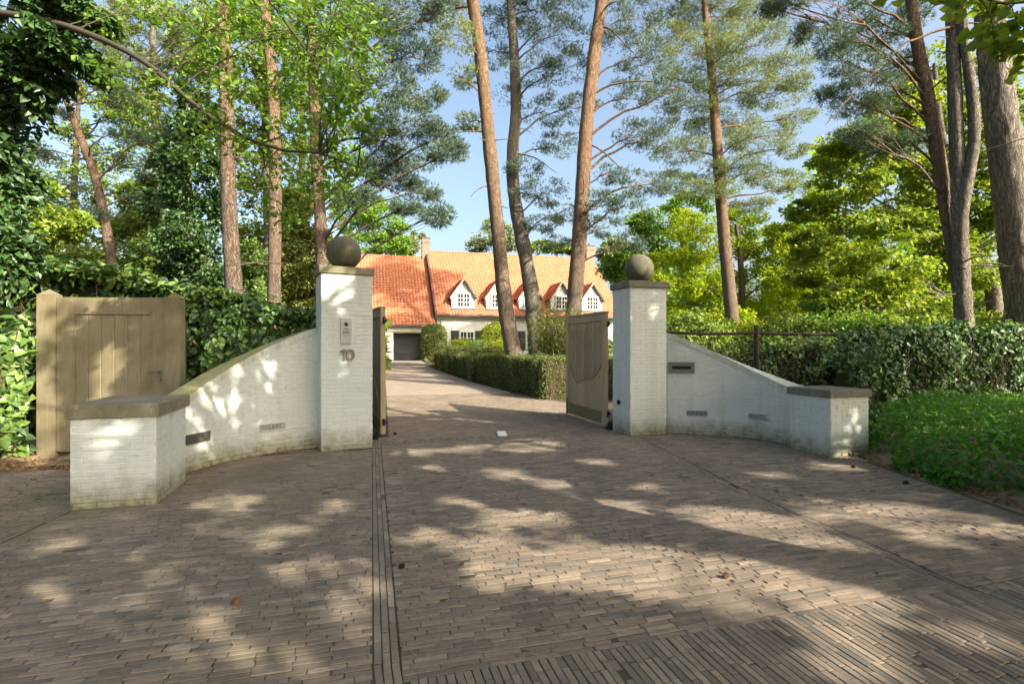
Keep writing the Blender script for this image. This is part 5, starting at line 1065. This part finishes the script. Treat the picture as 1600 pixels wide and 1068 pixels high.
hanging('maple_branch', 'bright green maple leaves hanging in front of the big furrowed trunk', [W(1760, -60, 6.6), W(1680, -20, 6.4), W(1590, 5, zz), W(1500, -10, 6.0)], .006, M['maple'], 0, .15, 121, 'maple',
        [(W(x, y, zz+rp.uniform(-.4, .4)), np.array([r, r, r*.6])/FPX*zz, k) for x, y, r, k in ((1590, 40, 40, 40), (1560, 85, 35, 34), (1545, 55, 30, 26), (1600, 95, 30, 26), (1490, 12, 25, 16), (1440, 6, 30, 14), (1370, 0, 20, 8), (1640, 60, 40, 40), (1570, 10, 40, 30), (1525, 20, 22, 14))])
# -- near oak bough crossing the upper left, from an ivy clad tree at the left edge
zo = 6.3
dr = [(170, 45, 40, 40), (240, 30, 52, 50), (330, 55, 52, 56), (415, 60, 52, 56), (500, 60, 52, 56), (545, 130, 46, 60), (565, 40, 40, 40), (300, 130, 52, 40), (395, 150, 54, 56), (465, 200, 44, 50), (525, 235, 40, 54), (425, 255, 42, 44), (485, 300, 42, 44), (345, 195, 44, 36), (240, 130, 36, 24), (532, 315, 30, 30), (575, 190, 22, 24), (445, 350, 34, 28), (160, 110, 26, 20), (290, 235, 34, 20), (210, 190, 30, 16), (540, 60, 40, 36), (460, 120, 44, 46), (510, 170, 36, 40), (370, 20, 40, 30), (455, 10, 40, 34), (520, 5, 44, 40), (590, 90, 22, 20), (400, 300, 26, 16), (360, 110, 40, 34), (560, 270, 26, 24)]
hanging('oak_branch', 'arching oak bough with fresh green leaves crossing the upper left', [W(-80, 10, 6.9), W(60, 30, 6.7), W(150, 58, 6.5), (W(230, 100, zo)), W(300, 160, 6.2), W(370, 208, 6.1), W(440, 234, 6.0), W(500, 240, 6.0), W(560, 262, 6.0)], .006, M['oak'], 0, .088, 122, 'oak',
        [(W(x, y, zo+rp.uniform(-.7, .9)), np.array([r, r*1.2, r*.8])/FPX*zo, int(k*3.4)) for x, y, r, k in dr], r0=.045, barkm='oakbark')
hanging('oak_branch', 'thin oak bough entering at the top edge above the pale barked pine', [W(330, -120, 6.6), W(390, -40, 6.5), W(450, 40, 6.4), W(500, 110, 6.3), W(540, 190, 6.2)], .004, M['oak'], 0, .085, 123, 'oak',
        [(W(x, y, 6.4+rp.uniform(-.5, .5)), np.array([r, r, r*.8])/FPX*6.4, int(k*1.7)) for x, y, r, k in ((420, 5, 40, 46), (480, 40, 40, 50), (525, 100, 34, 46), (550, 170, 26, 36), (570, 10, 34, 36), (350, 10, 34, 26), (600, 40, 20, 14), (505, 140, 30, 40), (470, 90, 30, 36))], r0=.022, barkm='oakbark')
pth, rad = TP([(-40, 760), (-40, 600), (-45, 400), (-60, 200), (-70, 0), (-80, -200)], 7.4, [30, 28, 26, 24, 22, 18])
it = leafy('ivy_clad_tree', 'ivy clad tree at the left edge, dark ivy hanging in the upper corner', pth, rad, pads_world([(30, 50, 62, 62), (85, 25, 48, 34), (15, 140, 44, 44), (108, 85, 22, 22), (-30, 220, 40, 60), (5, 300, 14, 60), (60, 110, 30, 34), (120, 15, 30, 22), (-5, 390, 20, 50)], 7.2, rp, .4, .6)+pads_world([(-80, -260, 130, 70), (-180, -200, 120, 70), (30, -220, 110, 60), (-60, -360, 130, 70), (-20, -130, 110, 60), (-150, -310, 110, 60)], 7.2, rp, .9), M['bigbark'], M['ivy'], 113, 1500, .10, 'ivy', flat=1., hang=.9, sub=14)
# -- broadleaf trees at mid distance
def mtree(label, name, px, Z, hw, pads, mat_, seed, n_per, ll, dz=1.2, bark='twig', **k):
    pth, rad = TP(px, Z, hw, n=40); return leafy(name, label, pth, rad, pads_world(pads, Z, rp, dz), M[bark], M[mat_], seed, n_per, ll, **k)
mtree('ivy covered dark tree column between the leaning pine and the pale barked pine', 'ivy_column', [(296, 560), (294, 400), (292, 250), (290, 190)], 18, [8, 7, 6, 3], [(290, 200, 34, 26), (275, 250, 36, 30), (315, 250, 36, 30), (295, 300, 48, 34), (262, 320, 34, 34), (325, 330, 36, 36), (295, 370, 50, 36), (265, 400, 40, 34), (325, 410, 40, 36), (295, 445, 52, 30), (300, 150, 24, 20), (330, 180, 24, 20)], 'ivy', 131, 1500, .16, .8, 'bigbark', hang=.7)
mtree('feathery conifer lit yellow green just left of the numbered pillar', 'conifer', [(468, 560), (468, 450), (466, 350), (465, 290)], 19, [6, 5, 4, 1], [(465, 320, 22, 24), (455, 360, 28, 24), (480, 370, 26, 24), (462, 400, 36, 22), (482, 425, 32, 22), (450, 430, 32, 24), (470, 462, 44, 22), (440, 470, 34, 22), (495, 455, 22, 22)], 'thuja', 132, 2200, .13, .8, hang=.5)
mtree('pale green larch-like tree rising behind the slim pine', 'birch_tree', [(420, 560), (418, 350), (412, 150), (405, 0)], 25, [7, 6, 4, 2], [(400, 60, 52, 30), (440, 90, 50, 32), (380, 120, 46, 32), (450, 160, 46, 34), (400, 190, 52, 34), (380, 260, 42, 38), (445, 240, 44, 38), (410, 310, 52, 34), (390, 370, 40, 32), (450, 320, 40, 30), (430, 10, 46, 30), (380, 20, 40, 30), (340, 240, 30, 34), (330, 100, 34, 30), (340, 30, 36, 30)], 'mid', 133, 1200, .20, 1.5, 'greybark')
mtree('bright green tree above the left end of the garage roof', 'maple_tree', [(590, 560), (588, 450), (585, 350)], 60, [5, 4, 2], [(560, 350, 34, 24), (590, 340, 36, 22), (618, 365, 24, 20), (570, 385, 34, 20), (605, 390, 30, 16), (625, 385, 16, 14), (545, 330, 26, 24), (530, 400, 30, 30), (580, 320, 24, 12), (530, 440, 26, 26)], 'oak', 134, 1700, .34, 2.5)
mtree('sunlit light green shrubby tree behind the tall hedge at the left edge', 'hazel_tree', [(40, 560), (42, 440), (45, 340)], 14, [6, 5, 3], [(20, 330, 40, 28), (60, 345, 38, 26), (10, 370, 34, 22), (95, 365, 34, 20), (45, 300, 34, 20), (-30, 320, 40, 40), (120, 350, 26, 18), (15, 270, 26, 16)], 'maple', 135, 900, .13, .8)
mtree('mid green tree filling the space behind the leaning thin pine', 'hornbeam_tree', [(230, 560), (228, 430), (225, 350)], 24, [7, 6, 3], [(200, 370, 46, 24), (240, 350, 40, 26), (150, 365, 44, 22), (230, 400, 46, 22), (180, 415, 48, 20), (110, 400, 46, 20), (250, 300, 34, 28), (215, 310, 32, 24), (60, 400, 40, 20), (225, 440, 50, 20)], 'mid', 136, 1200, .19, 1.2)
mtree('dark holly like bush between the two straight pine trunks', 'holly_bush', [(395, 570), (395, 500), (395, 430)], 18, [5, 4, 2], [(395, 400, 26, 24), (390, 440, 30, 26), (405, 470, 30, 22), (380, 480, 26, 20), (410, 430, 22, 24)], 'ivyl', 137, 1600, .12, .8, cat='shrub')
mtree('sunlit light green tree behind the thin leaning pine, far left', 'birch_tree', [(110, 570), (112, 420), (118, 250), (125, 120)], 27, [6, 5.5, 4, 2], [(70, 250, 40, 28), (120, 280, 44, 26), (165, 240, 36, 28), (60, 310, 44, 24), (130, 330, 46, 24), (190, 300, 40, 26), (215, 240, 34, 28), (110, 200, 30, 20), (180, 180, 30, 22), (30, 280, 34, 26), (215, 170, 30, 24), (140, 150, 24, 16)], 'mid', 144, 800, .19, 1.5)
mtree('tall pale green tree filling the gap between the pines, behind the oak bough', 'birch_tree', [(470, 570), (470, 400), (472, 200), (474, 60)], 30, [6, 5.5, 4, 2], [(470, 60, 40, 30), (500, 120, 40, 30), (465, 160, 36, 28), (530, 60, 36, 30), (520, 190, 34, 28), (470, 230, 34, 28), (545, 130, 26, 24), (540, 250, 26, 24), (480, 290, 30, 24), (545, 300, 24, 20), (560, 20, 30, 24)], 'oak', 145, 800, .2, 1.5)
# right side
YG = [(1040, 425, 36, 28), (1090, 395, 40, 28), (1150, 405, 44, 28), (1062, 470, 40, 28), (1112, 450, 42, 28), (1180, 452, 42, 28), (1232, 432, 38, 26), (1268, 470, 32, 24), (1202, 492, 44, 24), (1130, 500, 44, 22), (1250, 400, 32, 20), (1192, 385, 36, 24), (1075, 350, 34, 22), (1160, 350, 34, 20), (1225, 372, 26, 18), (1060, 510, 40, 22), (1275, 505, 34, 22)]
mtree('glowing yellow-green maple behind the right curved wall', 'maple_tree', [(1165, 580), (1160, 500), (1158, 420), (1150, 350)], 33, [6, 5.5, 4.5, 2.5], [(x, y, a*1.1, b*1.2) for x, y, a, b in YG], 'yellow', 138, 2300, .20, 2.0)
mtree('green tree left of the layered pine, above the right stone ball', 'hornbeam_tree', [(1020, 580), (1022, 480), (1028, 380)], 37, [6, 5, 3], [(1010, 385, 32, 24), (1000, 430, 28, 30), (1036, 345, 34, 22), (1075, 325, 40, 20), (970, 400, 24, 20), (985, 440, 26, 26), (1050, 390, 32, 26), (1000, 350, 22, 16), (955, 420, 18, 20)], 'oak', 139, 1300, .25, 1.5)
OG = [(1300, 240, 46, 15), (1350, 220, 50, 18), (1402, 242, 54, 18), (1450, 262, 46, 18), (1330, 288, 56, 15), (1392, 312, 58, 16), (1272, 330, 42, 12), (1342, 350, 56, 14), (1420, 352, 48, 16), (1532, 302, 40, 20), (1562, 360, 40, 20), (1272, 378, 38, 11), (1312, 402, 56, 15), (1382, 420, 56, 14), (1452, 422, 48, 18), (1542, 422, 45, 20), (1352, 462, 64, 16), (1432, 472, 56, 15), (1522, 482, 48, 15), (1300, 472, 38, 14), (1452, 182, 50, 20), (1402, 182, 38, 16), (1530, 182, 42, 24), (1562, 240, 42, 24), (1460, 110, 44, 26), (1540, 110, 44, 26), (1580, 300, 30, 30), (1600, 420, 36, 26), (1480, 330, 36, 24), (1585, 160, 30, 28), (1430, 150, 32, 16), (1260, 430, 30, 12), (1480, 390, 36, 20)]
mtree('large green maple with spreading layered boughs behind the right hand trunks', 'maple_tree', [(1560, 600), (1556, 520), (1552, 460), (1540, 420), (1500, 330), (1470, 200), (1460, 100)], 18.5, [12, 11, 10, 9, 7, 5, 3], [(x, y, a*1.05, b*1.55) for x, y, a, b in OG], 'maple', 140, 1700, .15, 1.8, 'greybark', flat=.6, shape='diamond', wid=.8)
mtree('thin birch like tree with lime leaves between maple and layered pine', 'birch_tree', [(1300, 580), (1302, 480), (1308, 380), (1312, 270)], 30, [4.5, 4, 3, 1.5], [(1310, 250, 34, 20), (1330, 300, 36, 24), (1290, 310, 30, 20), (1300, 420, 42, 26), (1345, 400, 40, 26), (1280, 360, 24, 16), (1325, 460, 46, 24), (1290, 500, 40, 22), (1390, 380, 40, 24), (1410, 430, 40, 24), (1400, 490, 50, 22), (1450, 300, 40, 26), (1480, 440, 40, 24)], 'yellow', 141, 1000, .22, 1.6)
for i, (px, py, z, r, mt, lab) in enumerate(((1085, 510, 15, (1.1, .8, 1.0), 'mid', 'leafy shrub rising behind the pipe fence next to the right pillar'), (1250, 508, 16, (1.6, 1.0, 1.0), 'mid', 'leafy shrub behind the pipe fence between its two posts'), (1330, 495, 15.5, (1.5, 1.0, 1.05), 'oak', 'bright shrub behind the second fence post'), (1430, 495, 15, (1.6, 1.0, 1.1), 'maple', 'bright shrub behind the ivy left of the reddish pine'), (1560, 495, 14.5, (1.6, 1.0, 1.05), 'maple', 'bright shrub behind the ivy near the big furrowed trunk'), (1165, 520, 17, (1.4, 1., .9), 'lime', 'lime shrub behind the pipe fence below the layered pine'))):
    c = W(px, py, z); blob('woodland_shrub', lab, (c[0], c[1], 1.35), (r[0], r[1], r[2]+.0), M[mt], 5200, .12, 150+i, lump=.22, jit=.10, spread=.9)
# far behind the house and on both sides
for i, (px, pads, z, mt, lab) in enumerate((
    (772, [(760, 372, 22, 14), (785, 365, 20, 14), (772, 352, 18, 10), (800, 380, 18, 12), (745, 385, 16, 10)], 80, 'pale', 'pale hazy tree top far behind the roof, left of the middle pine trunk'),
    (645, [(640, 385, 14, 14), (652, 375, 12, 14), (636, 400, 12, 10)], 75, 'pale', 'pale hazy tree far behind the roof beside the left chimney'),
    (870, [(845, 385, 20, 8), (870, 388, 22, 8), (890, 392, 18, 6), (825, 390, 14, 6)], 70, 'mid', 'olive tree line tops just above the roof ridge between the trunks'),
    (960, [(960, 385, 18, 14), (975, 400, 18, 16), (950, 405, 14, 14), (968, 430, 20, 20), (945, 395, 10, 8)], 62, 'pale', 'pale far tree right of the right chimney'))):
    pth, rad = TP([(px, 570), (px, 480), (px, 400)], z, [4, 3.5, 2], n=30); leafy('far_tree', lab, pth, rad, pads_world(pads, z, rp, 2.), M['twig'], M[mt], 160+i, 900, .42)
def woodland(name, label, spec, mats, seed):
    """a far wood that reads as one mass: trunks and leaves spread through a deep belt"""
    rng = np.random.default_rng(seed); root = MB(); objs = []
    for (mat_, share) in mats:
        mb = MB()
        for (x0, x1, z0, z1, h, n) in spec:
            n = int(n*share); Zs = rng.uniform(z0, z1, n); px = rng.uniform(x0, x1, n); q = px*.031; hh = h*(.72+.16*np.sin(q)+.12*np.sin(q*2.7+1)+.10*np.sin(q*6.1))
            z = hh*rng.uniform(0, 1, n)**.7; lump = .5+.5*np.sin(px*.11+z*1.3)*np.sin(z*1.1+Zs*.7); ok = rng.random(n) < .35+.65*lump; P = np.c_[(px-800)/FPX*Zs, Zs, z][ok]; m = len(P)
            leaves(mb, P, np.array([0, -.3, .8])+rng.standard_normal((m, 3))*.6, rng.standard_normal((m, 3)), rng.uniform(.3, .7, m), 'diamond', wid=.8)
        o = mb.build(name, mat_); tag(o, label, 'woodland', None, 'stuff'); objs.append(o); break
    return objs
woodland('woodland', 'green woodland mass behind the left trunks', [(-500, 520, 34, 60, 13, 72000), (-500, 600, 24, 34, 3.6, 22000), (520, 640, 62, 75, 9, 7000)], [(M['mid'], 1.)], 171)
woodland('woodland', 'sunlit woodland mass behind the right hand maples', [(985, 1240, 46, 66, 11, 28000), (1230, 1950, 40, 62, 17, 62000), (1000, 1950, 24, 34, 3.0, 22000)], [(M['oak'], 1.)], 172)

# -- tall trees beside the road, right of and behind the camera: their crowns shade the forecourt; gaps let the sun through
def shade_trees():
    rng = np.random.default_rng(181); n = 92000
    g = np.c_[rng.uniform(-8.5, 9.5, n), rng.uniform(1.4, 12.8, n), np.zeros(n)]; t = rng.uniform(9, 25, n)
    # leaves sit in clumps along the sun's path rather than evenly
    cl = rng.integers(0, 1500, n); ct = rng.uniform(9, 25, 1500); t = ct[cl]+rng.normal(0, .9, n); cg = np.c_[rng.uniform(-8.5, 9.5, 1500), rng.uniform(1.4, 12.8, 1500)]; g[:, :2] = np.where(rng.random((n, 1)) < .3, g[:, :2], cg[cl]+rng.normal(0, .5, (n, 2))); P = g+SV*t[:, None]
    P = P[~in_picture(P)]; P = P[~lets_light(P)]
    K = 7; c = P[rng.choice(len(P), K, False), :2]
    for _ in range(12): 
        lab = np.argmin(((P[:, None, :2]-c[None])**2).sum(-1), 1); c = np.array([P[lab == k, :2].mean(0) for k in range(K)])
    for k in range(K):
        Q = P[lab == k]; base = c[k].copy(); root = empty('roadside_tree', 'tall leafy tree beside the road whose crown shades the forecourt', 'tree', 'roadside trees overhanging the forecourt'); top = Q[:, 2].max()
        pp = smooth_path(np.array([[*base, -.1], [*(base+rng.normal(0, .2, 2)), top*.4], [*(base+rng.normal(0, .4, 2)), top*.7], [*(base+rng.normal(0, .5, 2)), top*.95]]), 30)
        if in_picture(pp).any(): continue
        MB().tube(pp, np.linspace(.24, .05, 30), 12, .03, rng).build('trunk', M['greybark'], root, True); br = MB()
        for q in Q[rng.choice(len(Q), 60)]:
            a, i = attach(pp, q, 1.5); br.tube(limb(rng, a, q, .08, .08, 7), np.linspace(.05, .012, 7), 4)
        br.build('branches', M['twig'], root, True, 'stuff'); m = len(Q); mb = MB(); leaves(mb, Q, np.array([.3, -.2, 1.])+rng.standard_normal((m, 3))*.55, rng.standard_normal((m, 3))+np.array([0, 0, -.3]), .17*rng.uniform(.8, 1.45, m), 'diamond', wid=.8); mb.build('crown', M['maple'], root)
shade_trees()
